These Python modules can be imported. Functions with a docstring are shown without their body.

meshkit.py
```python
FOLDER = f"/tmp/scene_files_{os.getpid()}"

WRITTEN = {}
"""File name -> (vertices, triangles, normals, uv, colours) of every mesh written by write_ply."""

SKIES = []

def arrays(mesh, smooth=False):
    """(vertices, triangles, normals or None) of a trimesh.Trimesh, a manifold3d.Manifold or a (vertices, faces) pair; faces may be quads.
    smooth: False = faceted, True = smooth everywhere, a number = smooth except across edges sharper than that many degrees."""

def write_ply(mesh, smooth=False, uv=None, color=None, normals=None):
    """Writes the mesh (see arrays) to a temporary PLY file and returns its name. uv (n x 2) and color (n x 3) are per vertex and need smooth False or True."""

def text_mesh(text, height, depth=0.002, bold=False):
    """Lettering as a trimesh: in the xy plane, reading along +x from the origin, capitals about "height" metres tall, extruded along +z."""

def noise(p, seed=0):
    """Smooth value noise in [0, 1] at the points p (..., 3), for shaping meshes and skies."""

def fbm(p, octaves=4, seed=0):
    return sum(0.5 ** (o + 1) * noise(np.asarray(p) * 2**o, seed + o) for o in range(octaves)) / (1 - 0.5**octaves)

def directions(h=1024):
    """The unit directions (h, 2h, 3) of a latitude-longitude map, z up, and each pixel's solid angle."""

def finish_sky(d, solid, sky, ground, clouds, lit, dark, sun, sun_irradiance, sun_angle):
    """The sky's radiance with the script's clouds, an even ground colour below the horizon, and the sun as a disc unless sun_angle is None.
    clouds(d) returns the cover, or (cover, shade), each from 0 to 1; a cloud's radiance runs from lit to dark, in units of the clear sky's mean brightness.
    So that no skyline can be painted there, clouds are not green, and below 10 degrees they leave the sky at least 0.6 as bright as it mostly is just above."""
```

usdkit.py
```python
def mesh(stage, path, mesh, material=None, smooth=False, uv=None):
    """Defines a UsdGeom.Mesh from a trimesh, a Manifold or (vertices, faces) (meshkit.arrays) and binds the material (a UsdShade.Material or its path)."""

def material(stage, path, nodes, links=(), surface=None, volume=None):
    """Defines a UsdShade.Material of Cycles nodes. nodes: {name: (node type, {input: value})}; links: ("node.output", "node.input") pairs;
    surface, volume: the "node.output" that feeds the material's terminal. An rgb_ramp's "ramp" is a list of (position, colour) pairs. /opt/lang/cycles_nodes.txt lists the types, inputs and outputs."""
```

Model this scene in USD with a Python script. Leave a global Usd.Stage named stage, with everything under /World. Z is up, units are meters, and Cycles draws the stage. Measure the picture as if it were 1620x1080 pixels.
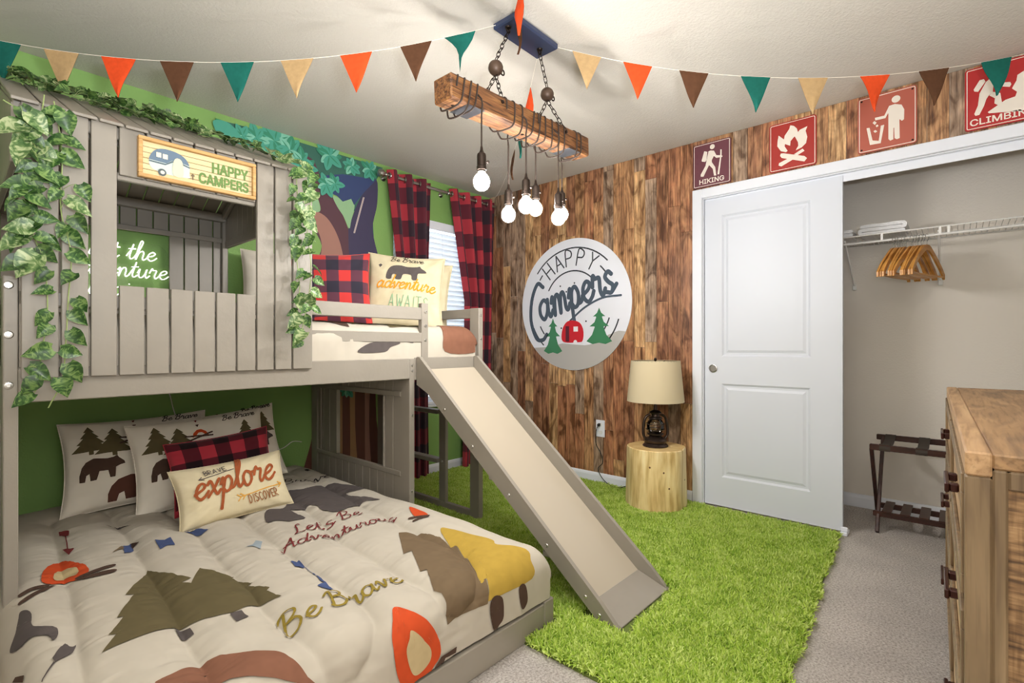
import math, random
import numpy as np, trimesh, manifold3d as m3
import shapely
from shapely.geometry import Polygon, LineString, Point, MultiPolygon, box as sbox
from shapely import affinity
from shapely.ops import unary_union
from pxr import Usd, UsdGeom, UsdLux, UsdShade, Gf, Sdf, Vt
import usdkit, meshkit

stage = Usd.Stage.CreateInMemory()
UsdGeom.SetStageUpAxis(stage, UsdGeom.Tokens.z)
UsdGeom.SetStageMetersPerUnit(stage, 1.0)
UsdGeom.Xform.Define(stage, '/World')

# ---------------------------------------------------------------- camera, light, exposure
EXPOSURE = 0.86
BULB = 150.0
cam = UsdGeom.Camera.Define(stage, '/World/camera')
cam.CreateHorizontalApertureAttr(36.0); cam.CreateVerticalApertureAttr(24.0)
cam.CreateFocalLengthAttr(36.0 * 793 / 1620)
cam.CreateVerticalApertureOffsetAttr(6 / 1620 * 36.0)
cam.CreateClippingRangeAttr(Gf.Vec2f(0.02, 60)); cam.CreateExposureAttr(EXPOSURE)
_f = np.array([.7466, .6652, 0]); _r = np.array([.6652, -.7466, 0])
cam.AddTransformOp().Set(Gf.Matrix4d(*_r, 0, 0, 0, 1, 0, *(-_f), 0, -3.354, -3.264, 1.07, 1))

sky = UsdLux.DomeLight.Define(stage, '/World/sky')            # daylight behind the window blinds
sky.CreateIntensityAttr(1.3); sky.CreateColorAttr(Gf.Vec3f(.80, .90, 1.0))
flash = UsdLux.DiskLight.Define(stage, '/World/bounce_flash')          # the photographer's flash, aimed up at the ceiling behind the camera
flash.CreateRadiusAttr(.12); flash.CreateIntensityAttr(300.); flash.CreateColorAttr(Gf.Vec3f(.93, .98, 1.05)); flash.AddTranslateOp().Set(Gf.Vec3d(-3.2, -3.45, 1.25)); flash.AddRotateXYZOp().Set(Gf.Vec3f(180 - 10, 0, 0))
H = 2.44

# ---------------------------------------------------------------- helpers
def c(h):
    v = np.array([int(h[i:i + 2], 16) / 255 for i in (1, 3, 5)])
    return tuple(np.where(v <= .04045, v / 12.92, ((v + .055) / 1.055) ** 2.4))

LOOKS = {}
def mat(name, nodes, links=(), surface='p.BSDF'):
    if name not in LOOKS:
        LOOKS[name] = usdkit.material(stage, '/World/Looks/' + name, nodes, links, surface=surface)
    return LOOKS[name]

def plain(name, col, rough=.5, metal=0., spec=.5, **kw):
    col = c(col) if isinstance(col, str) else col
    return mat(name, {'p': ('principled_bsdf', dict(base_color=col, roughness=rough, metallic=metal, specular_ior_level=spec, **kw))})

def noisy(name, a, b, scale=40., rough=.6, bump=.0, stretch=(1, 1, 1), detail=4., spec=.4, lo=.3, hi=.7, bscale=None, dist=.002, rnd=0.):
    """two colours mixed by noise in object space, with a little relief; rnd varies it from object to object"""
    a = c(a) if isinstance(a, str) else a; b = c(b) if isinstance(b, str) else b
    nodes = {'t': ('texture_coordinate', {}), 'm': ('mapping', {'scale': stretch}),
             'n': ('noise_texture', {'scale': scale, 'detail': detail}),
             'r': ('rgb_ramp', {'ramp': [(0, a), (lo, a), (hi, b), (1, b)]}),
             'n2': ('noise_texture', {'scale': bscale or scale * 4, 'detail': 3.}),
             'b': ('bump', {'strength': 1. if bump else 0., 'distance': dist * max(bump, .001)}),
             'p': ('principled_bsdf', {'roughness': rough, 'specular_ior_level': spec})}
    links = [('t.object', 'm.vector'), ('m.vector', 'n.vector'), ('m.vector', 'n2.vector'), ('n.fac', 'r.fac'), ('n2.fac', 'b.height'), ('b.normal', 'p.normal')]
    if rnd:
        nodes.update({'oi': ('object_info', {}), 'mr': ('map_range', {'from_min': 0., 'from_max': 1., 'to_min': 1 - rnd, 'to_max': 1 + rnd}), 'hv': ('hsv', {'hue': .5, 'saturation': 1., 'fac': 1.})})
        links += [('oi.random', 'mr.value'), ('mr.result', 'hv.value'), ('r.color', 'hv.color'), ('hv.color', 'p.base_color')]
    else:
        links += [('r.color', 'p.base_color')]
    return mat(name, nodes, links)

def plaid(name, nu, nv, red='#a5222a', mid='#431620', dark='#16121a', rough=.85, phase=(0, 0)):
    """buffalo check over the mesh's own uv"""
    red, mid, dark = c(red), c(mid), c(dark)
    nodes = {'uv': ('uvmap', {'attribute': 'st'}), 'm': ('mapping', {'scale': (nu, nv, 1), 'location': (phase[0], phase[1], 0)}), 's': ('separate_xyz', {}),
             'fx': ('math', {'math_type': 'fraction'}), 'fy': ('math', {'math_type': 'fraction'}),
             'gx': ('math', {'math_type': 'greater_than', 'value2': .5}), 'gy': ('math', {'math_type': 'greater_than', 'value2': .5}),
             'a': ('math', {'math_type': 'add'}), 'h': ('math', {'math_type': 'multiply', 'value2': .5}),
             'r': ('rgb_ramp', {'ramp': [(0, red), (.25, red), (.2501, mid), (.75, mid), (.7501, dark), (1, dark)], 'interpolate': False}),
             'n': ('noise_texture', {'scale': 500., 'detail': 2.}), 'b': ('bump', {'strength': .4, 'distance': .0008}),
             'p': ('principled_bsdf', {'roughness': rough, 'specular_ior_level': .2, 'sheen_weight': .15})}
    links = [('uv.UV', 'm.vector'), ('m.vector', 's.vector'), ('s.x', 'fx.value1'), ('s.y', 'fy.value1'), ('fx.value', 'gx.value1'), ('fy.value', 'gy.value1'),
             ('gx.value', 'a.value1'), ('gy.value', 'a.value2'), ('a.value', 'h.value1'), ('h.value', 'r.fac'), ('r.color', 'p.base_color'), ('n.fac', 'b.height'), ('b.normal', 'p.normal')]
    return mat(name, nodes, links)

COUNT = {}
def numbered(parent, name):
    k = (parent, name); n = COUNT.get(k, 0); COUNT[k] = n + 1
    return name if n == 0 else '%s_%03d' % (name, n)

ORIGIN = {}
def tag(prim, label=None, cat=None, group=None, kind=None):
    for k, v in (('label', label), ('category', cat), ('group', group), ('kind', kind)):
        if v: prim.SetCustomDataByKey(k, v)
    return prim

def thing(name, label, cat, loc=(0, 0, 0), group=None):
    path = '/World/' + numbered('/World', name)
    x = UsdGeom.Xform.Define(stage, path); x.AddTranslateOp().Set(Gf.Vec3d(*map(float, loc)))
    ORIGIN[path] = np.array(loc, float)
    tag(x.GetPrim(), label, cat, group)
    return path

def obj(name, mesh, m, parent='/World', smooth=30, uv=None, label=None, kind=None, cat=None, group=None):
    """one Mesh prim, given in world coordinates, under parent"""
    path = parent + '/' + numbered(parent, name)
    v, f, n = meshkit.arrays(mesh, False)
    o = ORIGIN.get(parent, np.zeros(3)); ORIGIN[path] = o
    g = (v - o, f)
    if uv is not None: smooth = True
    p = usdkit.mesh(stage, path, g, m, smooth=smooth, uv=uv)
    tag(p.GetPrim(), label, cat, group, kind)
    return path

def box(x0, x1, y0, y1, z0, z1, b=.003):
    x0, x1 = min(x0, x1), max(x0, x1); y0, y1 = min(y0, y1), max(y0, y1); z0, z1 = min(z0, z1), max(z0, z1)
    b = min(b, (x1 - x0) * .3, (y1 - y0) * .3, (z1 - z0) * .3)
    if b <= 0:
        return trimesh.creation.box(bounds=[[x0, y0, z0], [x1, y1, z1]])
    P = []
    for dx, dy, dz in ((0, b, b), (b, 0, b), (b, b, 0)):
        for sx in (x0 + dx, x1 - dx):
            for sy in (y0 + dy, y1 - dy):
                for sz in (z0 + dz, z1 - dz): P.append((sx, sy, sz))
    return hull(P)

def hull(P):
    return trimesh.convex.convex_hull(np.array(P, float))

def cat_(ms): return trimesh.util.concatenate([x if isinstance(x, trimesh.Trimesh) else trimesh.Trimesh(*meshkit.arrays(x)[:2], process=False) for x in ms])

def frame(mesh, o, X, Y, Z):
    """local (x, y, z) of a mesh onto world axes X, Y, Z from origin o"""
    T = np.eye(4); T[:3, 0] = X; T[:3, 1] = Y; T[:3, 2] = Z; T[:3, 3] = o
    m = mesh.copy(); m.apply_transform(T); return m

def board(a, b, w, t, up=(0, 0, 1), bev=.003):
    """a straight board from a to b, w wide along 'up' and t thick"""
    a, b = np.array(a, float), np.array(b, float); L = np.linalg.norm(b - a); x = (b - a) / L
    u = np.array(up, float); u = u - (u @ x) * x; u /= np.linalg.norm(u); s = np.cross(x, u)
    return frame(box(0, L, -w / 2, w / 2, -t / 2, t / 2, bev), a, x, u, s)

def tube(P, r, n=8, closed=False, cap=True):
    P = np.array(P, float); k = len(P); r = np.broadcast_to(np.asarray(r, float), (k,))
    T = (np.roll(P, -1, 0) - np.roll(P, 1, 0)) if closed else np.gradient(P, axis=0)
    T /= np.linalg.norm(T, axis=1, keepdims=True) + 1e-12
    a = np.cross(T[0], [0, 0, 1.] if abs(T[0][2]) < .9 else [1., 0, 0]); a /= np.linalg.norm(a)
    A = []
    for t in T:
        a = a - (a @ t) * t; a /= np.linalg.norm(a) + 1e-12; A.append(a)
    A = np.array(A); B = np.cross(T, A); g = np.arange(n) * 2 * np.pi / n
    V = (P[:, None] + r[:, None, None] * (np.cos(g)[None, :, None] * A[:, None] + np.sin(g)[None, :, None] * B[:, None])).reshape(-1, 3)
    F = []
    for i in range(k if closed else k - 1):
        i2 = (i + 1) % k
        for j in range(n):
            j2 = (j + 1) % n
            F += [(i * n + j, i * n + j2, i2 * n + j2), (i * n + j, i2 * n + j2, i2 * n + j)]
    if cap and not closed:
        V = np.vstack([V, P[0], P[-1]]); e = k * n
        for j in range(n):
            j2 = (j + 1) % n
            F += [(e, j2, j), (e + 1, (k - 1) * n + j, (k - 1) * n + j2)]
    return trimesh.Trimesh(V, np.array(F), process=False)

def spline(P, n=8, closed=False):
    P = np.array(P, float)
    if len(P) < 3 and not closed:
        return np.array([P[0] + (P[-1] - P[0]) * t for t in np.linspace(0, 1, n)])
    Q = np.vstack([P[-1], P, P[0], P[1]]) if closed else np.vstack([2 * P[0] - P[1], P, 2 * P[-1] - P[-2]])
    out = []
    for i in range(len(Q) - 3):
        p0, p1, p2, p3 = Q[i:i + 4]
        for t in np.arange(n) / n:
            out.append(.5 * (2 * p1 + (p2 - p0) * t + (2 * p0 - 5 * p1 + 4 * p2 - p3) * t * t + (3 * p1 - p0 - 3 * p2 + p3) * t ** 3))
    if not closed: out.append(P[-1])
    return np.array(out)

def lathe(prof, o=(0, 0, 0), n=24, axis=(0, 0, 1)):
    """profile of (radius, height) turned about an axis through o"""
    V, F = [], []; prof = [(max(r, 1e-4), h) for r, h in prof]
    for r, h in prof:
        for j in range(n):
            g = 2 * np.pi * j / n; V.append((r * math.cos(g), r * math.sin(g), h))
    k = len(prof)
    for i in range(k - 1):
        for j in range(n):
            j2 = (j + 1) % n
            F += [(i * n + j, i * n + j2, (i + 1) * n + j2), (i * n + j, (i + 1) * n + j2, (i + 1) * n + j)]
    V += [(0, 0, prof[0][1]), (0, 0, prof[-1][1])]; e = k * n
    for j in range(n):
        j2 = (j + 1) % n
        F += [(e, j2, j), (e + 1, (k - 1) * n + j, (k - 1) * n + j2)]
    m = trimesh.Trimesh(np.array(V, float), np.array(F), process=False)
    z = np.array(axis, float); z /= np.linalg.norm(z)
    x = np.cross([0, 1., 0] if abs(z[1]) < .9 else [1., 0, 0], z); x /= np.linalg.norm(x)
    return frame(m, o, x, np.cross(z, x), z)

def extr(poly, t):
    """polygon(s) extruded by t along +z"""
    gs = [g for g in getattr(poly, 'geoms', [poly]) if g.geom_type == 'Polygon' and g.area > 1e-9]
    return cat_([trimesh.creation.extrude_polygon(g, t, engine='earcut') for g in gs])

def plate(poly, t, o, X, Y):
    """polygon in the plane (X, Y) at o, thickness t along X x Y"""
    X, Y = np.array(X, float), np.array(Y, float)
    return frame(extr(poly, t), o, X, Y, np.cross(X, Y))

def drape(poly, fn, off=.0012, res=.015):
    """a flat print laid on a surface fn(u, v) -> points, normals"""
    out = []
    for g in getattr(poly, 'geoms', [poly]):
        if g.geom_type != 'Polygon' or g.area < 1e-8: continue
        v, f = trimesh.creation.triangulate_polygon(g, engine='earcut')
        v = np.column_stack([v, np.zeros(len(v))])
        v, f = trimesh.remesh.subdivide_to_size(v, f, res, max_iter=30)
        v = np.array(v); P, N = fn(v[:, 0], v[:, 1])
        m = trimesh.Trimesh(P + N * off, f, process=False); m.merge_vertices(); out.append(m)
    return cat_(out)

# ---- single stroke lettering (x-height 1)
GL = {
'a': (1.2, [[(.88, .75), (.55, 1), (.15, .75), (.1, .3), (.4, 0), (.75, .35), (.9, .95), (.86, .3), (1.0, .02), (1.25, .3)]]),
'b': (1.1, [[(0, .2), (.35, 1.2), (.5, 2), (.3, 2.1), (.2, 1.2), (.2, .25), (.5, 0), (.85, .4), (.7, .9), (.9, .8), (1.1, .9)]]),
'd': (1.2, [[(.88, .75), (.55, 1), (.15, .75), (.1, .3), (.4, 0), (.75, .35), (1.0, 1.2), (1.08, 2.0), (.95, .9), (.9, .2), (1.02, .02), (1.25, .3)]]),
'e': (.95, [[(.05, .4), (.6, .6), (.75, .85), (.5, 1), (.2, .75), (.15, .3), (.45, 0), (.8, .15), (1.0, .4)]]),
'g': (1.1, [[(.85, .75), (.5, 1), (.15, .75), (.12, .3), (.4, .05), (.75, .35), (.88, .95), (.8, -.5), (.45, -1), (.2, -.7), (.6, -.2), (1.15, .3)]]),
'h': (1.12, [[(0, .2), (.35, 1.2), (.5, 2), (.3, 2.1), (.2, 1.2), (.2, 0), (.35, .75), (.65, 1), (.8, .75), (.8, .2), (.95, .02), (1.2, .3)]]),
'i': (.55, [[(0, .3), (.2, .95), (.2, .25), (.35, .02), (.6, .3)], [(.25, 1.35), (.28, 1.42)]]),
'l': (.6, [[(0, .3), (.4, 1.3), (.5, 2), (.3, 2.1), (.2, 1.2), (.22, .25), (.4, .02), (.65, .3)]]),
'm': (1.55, [[(0, .7), (.15, .98), (.2, .6), (.2, 0), (.35, .8), (.6, 1), (.72, .7), (.72, 0), (.87, .8), (1.1, 1), (1.22, .7), (1.22, .2), (1.37, .02), (1.6, .3)]]),
'n': (1.1, [[(0, .7), (.15, .98), (.2, .6), (.2, 0), (.35, .8), (.6, 1), (.75, .7), (.75, .2), (.9, .02), (1.15, .3)]]),
'o': (1.0, [[(.6, .95), (.3, 1), (.08, .6), (.2, .1), (.5, 0), (.78, .35), (.7, .8), (.45, .97), (.7, .85), (1.05, .85)]]),
'p': (1.1, [[(0, .6), (.2, 1), (.2, .4), (.15, -1)], [(.2, .3), (.35, .85), (.65, 1), (.85, .6), (.7, .1), (.4, 0), (.22, .2)], [(.7, .1), (1.0, .15), (1.15, .4)]]),
'r': (.9, [[(0, .6), (.15, 1.12), (.3, .95), (.6, .9), (.55, .3), (.7, .02), (.95, .3)]]),
's': (.88, [[(.66, .86), (.44, 1.03), (.17, .84), (.36, .55), (.64, .30), (.46, .01), (.06, .12)], [(.56, .06), (.92, .3)]]),
't': (.72, [[(0, .3), (.35, 1.2), (.4, 1.7), (.3, .6), (.32, .2), (.5, .02), (.8, .3)], [(.05, 1.15), (.4, 1.18), (.7, 1.2)]]),
'u': (1.12, [[(0, .5), (.15, .98), (.15, .3), (.4, 0), (.7, .35), (.8, .98), (.78, .3), (.95, .02), (1.2, .3)]]),
'v': (1.0, [[(0, .7), (.15, 1), (.3, .5), (.4, 0), (.65, .5), (.75, 1), (.95, .85), (1.05, .9)]]),
'x': (.95, [[(0, .8), (.2, 1), (.45, .5), (.7, .02), (.95, .25)], [(.85, 1), (.5, .5), (.05, 0)]]),
'B': (1.35, [[(.35, 1.9), (.25, 1), (.1, .1)], [(-.15, 1.5), (.2, 2.0), (.7, 2.1), (1.0, 1.7), (.8, 1.25), (.4, 1.1), (.9, 1.0), (1.1, .55), (.8, .05), (.3, 0), (0, .25)]]),
'L': (1.1, [[(.75, 1.8), (.6, 2.1), (.35, 1.8), (.35, .9), (.2, .2), (0, .1), (.2, .25), (.6, .02), (1.0, .2)]]),
'A': (1.3, [[(-.15, .2), (.1, 0), (.5, 1), (.85, 2.1), (.9, 1), (1.0, .1), (1.25, .2)], [(.2, .75), (.6, .72), (1.05, .8)]]),
'C': (1.2, [[(1.1, 1.7), (.9, 2.1), (.4, 1.9), (.1, 1.1), (.2, .3), (.6, 0), (1.1, .3)]]),
"'": (.42, [[(.12, 1.55), (.14, 2.15)]]), ' ': (.7, []),
}
CAPS = {'A': [[(0, 0), (.4, 1.4), (.8, 0)], [(.15, .5), (.65, .5)]], 'P': [[(0, 0), (0, 1.4), (.5, 1.35), (.65, 1.05), (.5, .75), (0, .7)]], 'H': [[(0, 0), (0, 1.4)], [(.75, 0), (.75, 1.4)], [(0, .7), (.75, .7)]],
 'Y': [[(0, 1.4), (.38, .75), (.76, 1.4)], [(.38, .75), (.38, 0)]], 'W': [[(0, 1.4), (.25, 0), (.5, 1.0), (.75, 0), (1., 1.4)]], 'I': [[(.2, 0), (.2, 1.4)]], 'T': [[(0, 1.4), (.8, 1.4)], [(.4, 1.4), (.4, 0)]],
 'S': [[(.7, 1.2), (.4, 1.4), (.1, 1.15), (.35, .75), (.68, .4), (.4, 0), (.05, .2)]], 'D': [[(0, 0), (0, 1.4), (.45, 1.3), (.7, .7), (.45, .1), (0, 0)]], 'C': [[(.7, 1.2), (.4, 1.4), (.05, .9), (.1, .3), (.4, 0), (.7, .2)]],
 'O': [[(.4, 1.4), (.05, .9), (.15, .2), (.45, 0), (.78, .5), (.65, 1.2), (.4, 1.4)]], 'V': [[(0, 1.4), (.38, 0), (.76, 1.4)]], 'E': [[(.65, 1.4), (0, 1.4), (0, 0), (.65, 0)], [(0, .7), (.55, .7)]],
 'R': [[(0, 0), (0, 1.4), (.5, 1.35), (.65, 1.05), (.5, .75), (0, .7), (.7, 0)]], 'B': [[(0, 0), (0, 1.4), (.5, 1.3), (.55, .9), (0, .75), (.6, .6), (.6, .15), (0, 0)]]}
def script(text, size, slant=.15, gap=0.):
    """list of polylines for joined-up writing"""
    out, x = [], 0.
    for ch in text:
        adv, st = GL[ch]
        for s in st:
            q = spline(s, 6); out.append(np.column_stack([(q[:, 0] + x + slant * q[:, 1]) * size, q[:, 1] * size]))
        x += adv + gap
    return out, x * size
def caps(text, size, gap=.35):
    out, x = [], 0.
    for ch in text:
        if ch != ' ':
            for s in CAPS[ch]:
                q = spline(s, 5) if ch in 'SCODPRB' and len(s) > 4 else np.array(s, float)
                out.append(np.column_stack([(q[:, 0] + x) * size, q[:, 1] * size]))
            x += max(p[0] for s in CAPS[ch] for p in s) + gap
        else: x += .8
    return out, (x - gap) * size
def ink(lines, w, T=None):
    """polylines as one inked shape of width w; T maps (n, 2) points"""
    return unary_union([LineString(T(l) if T else l).buffer(w / 2, 4) for l in lines]).simplify(w * .06)
def place(o, X, Y):
    o, X, Y = np.array(o, float), np.array(X, float), np.array(Y, float)
    return lambda q: o + q[:, :1] * X + q[:, 1:] * Y
# ---------------------------------------------------------------- materials
def wallpaint(name, col, bump=1.):
    return mat(name, {'t': ('texture_coordinate', {}), 'n': ('noise_texture', {'scale': 90., 'detail': 3.}), 'b': ('bump', {'strength': .5 * bump, 'distance': .003}),
                      'p': ('principled_bsdf', {'base_color': c(col), 'roughness': .62, 'specular_ior_level': .3})},
               [('t.object', 'n.vector'), ('n.fac', 'b.height'), ('b.normal', 'p.normal')])
BEIGEC = wallpaint('closet_paint', '#e6dfd5'); BEIGE = wallpaint('beige_paint', '#d6d0c6'); CEIL = wallpaint('ceiling_paint', '#cac4ba', 1.6); GREEN = wallpaint('green_paint', '#84aa60')
WHITE = plain('white_trim', '#e3e6ee', .35); DOORW = plain('white_door', '#d3d7e0', .45, spec=.4)
BED = noisy('grey_bed_paint', '#928b80', '#8d867b', 6., .42, .3, (1, 1, 1), bscale=60.)
BEDD = BED
CARPET = mat('carpet', {'t': ('texture_coordinate', {}), 'n': ('noise_texture', {'scale': 120., 'detail': 5., 'roughness': .8}), 'n3': ('noise_texture', {'scale': 5., 'detail': 2.}),
    'r': ('rgb_ramp', {'ramp': [(.30, c('#8b8178')), (.42, c('#c3b9b0')), (.54, c('#e8e0d9')), (.68, c('#faf6f1'))]}), 'r3': ('rgb_ramp', {'ramp': [(.3, (.9, .9, .9)), (.7, (1.06, 1.06, 1.06))]}),
    'x': ('mix', {'mix_type': 'multiply', 'fac': 1.}), 'b': ('bump', {'strength': 1., 'distance': .012}), 'p': ('principled_bsdf', {'roughness': .95, 'specular_ior_level': .1})},
    [('t.object', 'n.vector'), ('t.object', 'n3.vector'), ('n.fac', 'r.fac'), ('n3.fac', 'r3.fac'), ('r.color', 'x.color1'), ('r3.color', 'x.color2'), ('x.color', 'p.base_color'), ('n.fac', 'b.height'), ('b.normal', 'p.normal')])

def planks_mat(name, dark, mid, light, seed):
    """weathered timber: long grain along z, knots and saw marks, different from plank to plank"""
    return mat(name, {'t': ('texture_coordinate', {}), 'oi': ('object_info', {}), 'ml': ('math', {'math_type': 'multiply', 'value2': 37.}), 'cx': ('combine_xyz', {}), 'va': ('vector_math', {'math_type': 'add'}),
        'm': ('mapping', {'scale': (1, 1, .13), 'location': (0, seed * 3.1, 0)}), 'n': ('noise_texture', {'scale': 32., 'detail': 5., 'roughness': .65, 'distortion': .9}),
        'm2': ('mapping', {'scale': (1, 1, .04)}), 'n2': ('noise_texture', {'scale': 120., 'detail': 3.}), 'm4': ('mapping', {'scale': (1, 1, .45)}), 'n4': ('noise_texture', {'scale': 11., 'detail': 3., 'distortion': 1.5}),
        'r': ('rgb_ramp', {'ramp': [(.26, c(dark)), (.46, c(mid)), (.68, c(light))]}), 'r2': ('rgb_ramp', {'ramp': [(.36, (.40, .36, .34)), (.54, (1, 1, 1))]}), 'r4': ('rgb_ramp', {'ramp': [(.34, (.34, .27, .22)), (.44, (.72, .68, .64)), (.54, (1, 1, 1)), (.68, (1.3, 1.26, 1.2))]}),
        'x': ('mix', {'mix_type': 'multiply', 'fac': .85}), 'y': ('mix', {'mix_type': 'multiply', 'fac': .95}), 'b': ('bump', {'strength': .5, 'distance': .002}),
        'p': ('principled_bsdf', {'roughness': .42, 'specular_ior_level': .45})},
        [('oi.random', 'ml.value1'), ('ml.value', 'cx.x'), ('ml.value', 'cx.z'), ('t.object', 'va.vector1'), ('cx.vector', 'va.vector2'),
         ('va.vector', 'm.vector'), ('m.vector', 'n.vector'), ('va.vector', 'm2.vector'), ('m2.vector', 'n2.vector'), ('va.vector', 'm4.vector'), ('m4.vector', 'n4.vector'),
         ('n.fac', 'r.fac'), ('n2.fac', 'r2.fac'), ('n4.fac', 'r4.fac'), ('r.color', 'x.color1'), ('r2.color', 'x.color2'), ('x.color', 'y.color1'), ('r4.color', 'y.color2'), ('y.color', 'p.base_color'), ('n.fac', 'b.height'), ('b.normal', 'p.normal')])
PL = [planks_mat('plank_a', '#7c5640', '#ad8059', '#d3a678', 1), planks_mat('plank_b', '#6a4837', '#97684c', '#bb8b65', 2), planks_mat('plank_c', '#8d694b', '#c99d6e', '#e6c08e', 3),
      planks_mat('plank_d', '#75604f', '#a08670', '#c2a68c', 4), planks_mat('plank_e', '#77503d', '#a67050', '#c6936a', 5)]

# ---------------------------------------------------------------- the room
XL, YR, XC = -3.75, -3.75, .66           # left wall, wall behind the camera, back of the closet
def struct(name, mesh, m, parent='/World', **kw):
    p = obj(name, mesh, m, parent, smooth=kw.pop('smooth', False), kind='structure' if parent == '/World' else None, **kw)
    return p
struct('floor', box(XL - .1, XC + .1, YR - .1, .1, -.06, 0, 0), CARPET, label='beige speckled cut-pile carpet covering the whole bedroom floor')
struct('ceiling', box(XL - .1, XC + .1, YR - .1, .1, H, H + .06, 0), CEIL, label='off-white lightly textured flat ceiling')
# green wall with the window opening
WX0, WX1, WZ0, WZ1 = -1.07, -.12, .58, 2.10
g = sbox(XL - .1, 0, XC + .1, H).difference(sbox(WX0, WZ0, WX1, WZ1))
wl = struct('wall_left', plate(g, .10, (0, 0.10, 0), (1, 0, 0), (0, 0, 1)), GREEN, label='green painted wall with a forest mural behind the bunk bed')
# timber wall with the closet opening
CY0, CY1, CZ = -1.985, -3.62, 2.05
g = sbox(YR - .1, 0, 0, H).difference(sbox(CY1, -1, CY0, CZ))
wr = struct('wall_right', plate(g, .10, (0, 0, 0), (0, 1, 0), (0, 0, 1)), BEIGE, label='wall clad in upright weathered timber planks, with the closet opening')
struct('wall_near', box(XL - .1, XL, YR - .1, .1, 0, H, 0), BEIGE, label='plain beige wall to the left of the bunk bed')
struct('wall_rear', box(XL - .1, XC + .1, YR - .1, YR, 0, H, 0), BEIGE, label='plain beige wall behind the dresser')
struct('wall_closet', box(XC, XC + .1, YR - .1, -1.80, 0, H, 0), BEIGEC, label='beige back wall of the open closet')
struct('wall_closet_side', box(.1, XC, -1.92, -1.82, 0, H, 0), BEIGEC, label='beige side wall of the closet behind the sliding door')
# planks on the timber wall
rng = np.random.default_rng(4)
pw = .0873; y = 0.; k = 0
while y > YR + .01:
    y2 = max(y - pw, YR)
    if y2 > -1.93 or y > -1.93: zb = .0
    else: zb = 2.112
    yy2 = y2
    z = zb - rng.uniform(0, .9); last = None
    if zb > 1: z = zb
    while z < H - .02:
        L = rng.uniform(.75, 1.35); z2 = min(z + L, H)
        if z2 > zb + .03:
            mi = rng.choice(len(PL), p=[.28, .22, .2, .12, .18])
            if y > -.35 and rng.random() < .4: mi = 3
            t = .006 + rng.uniform(0, .0016)
            lo = max(z, zb) + .0007; yb = max(yy2, -1.923) if (y > -1.923 and zb == 0.) else yy2
            if y > -1.923 and zb == 0. and y2 < -1.923:
                obj('plank', box(-t, 0, yb + .0008, y - .0008, lo, z2 - .0007, .001), PL[mi], wr, smooth=False)
            else:
                obj('plank', box(-t, 0, yy2 + .0008, y - .0008, lo, z2 - .0007, .001), PL[mi], wr, smooth=False)
        z = z2
    if y > -1.923 and y2 < -1.923:      # the sliver of this column that runs on above the casing
        obj('plank', box(-.0065, 0, y2 + .0008, -1.924, 2.1127, H - .0007, .001), PL[1], wr, smooth=False)
    y = y2; k += 1
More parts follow.
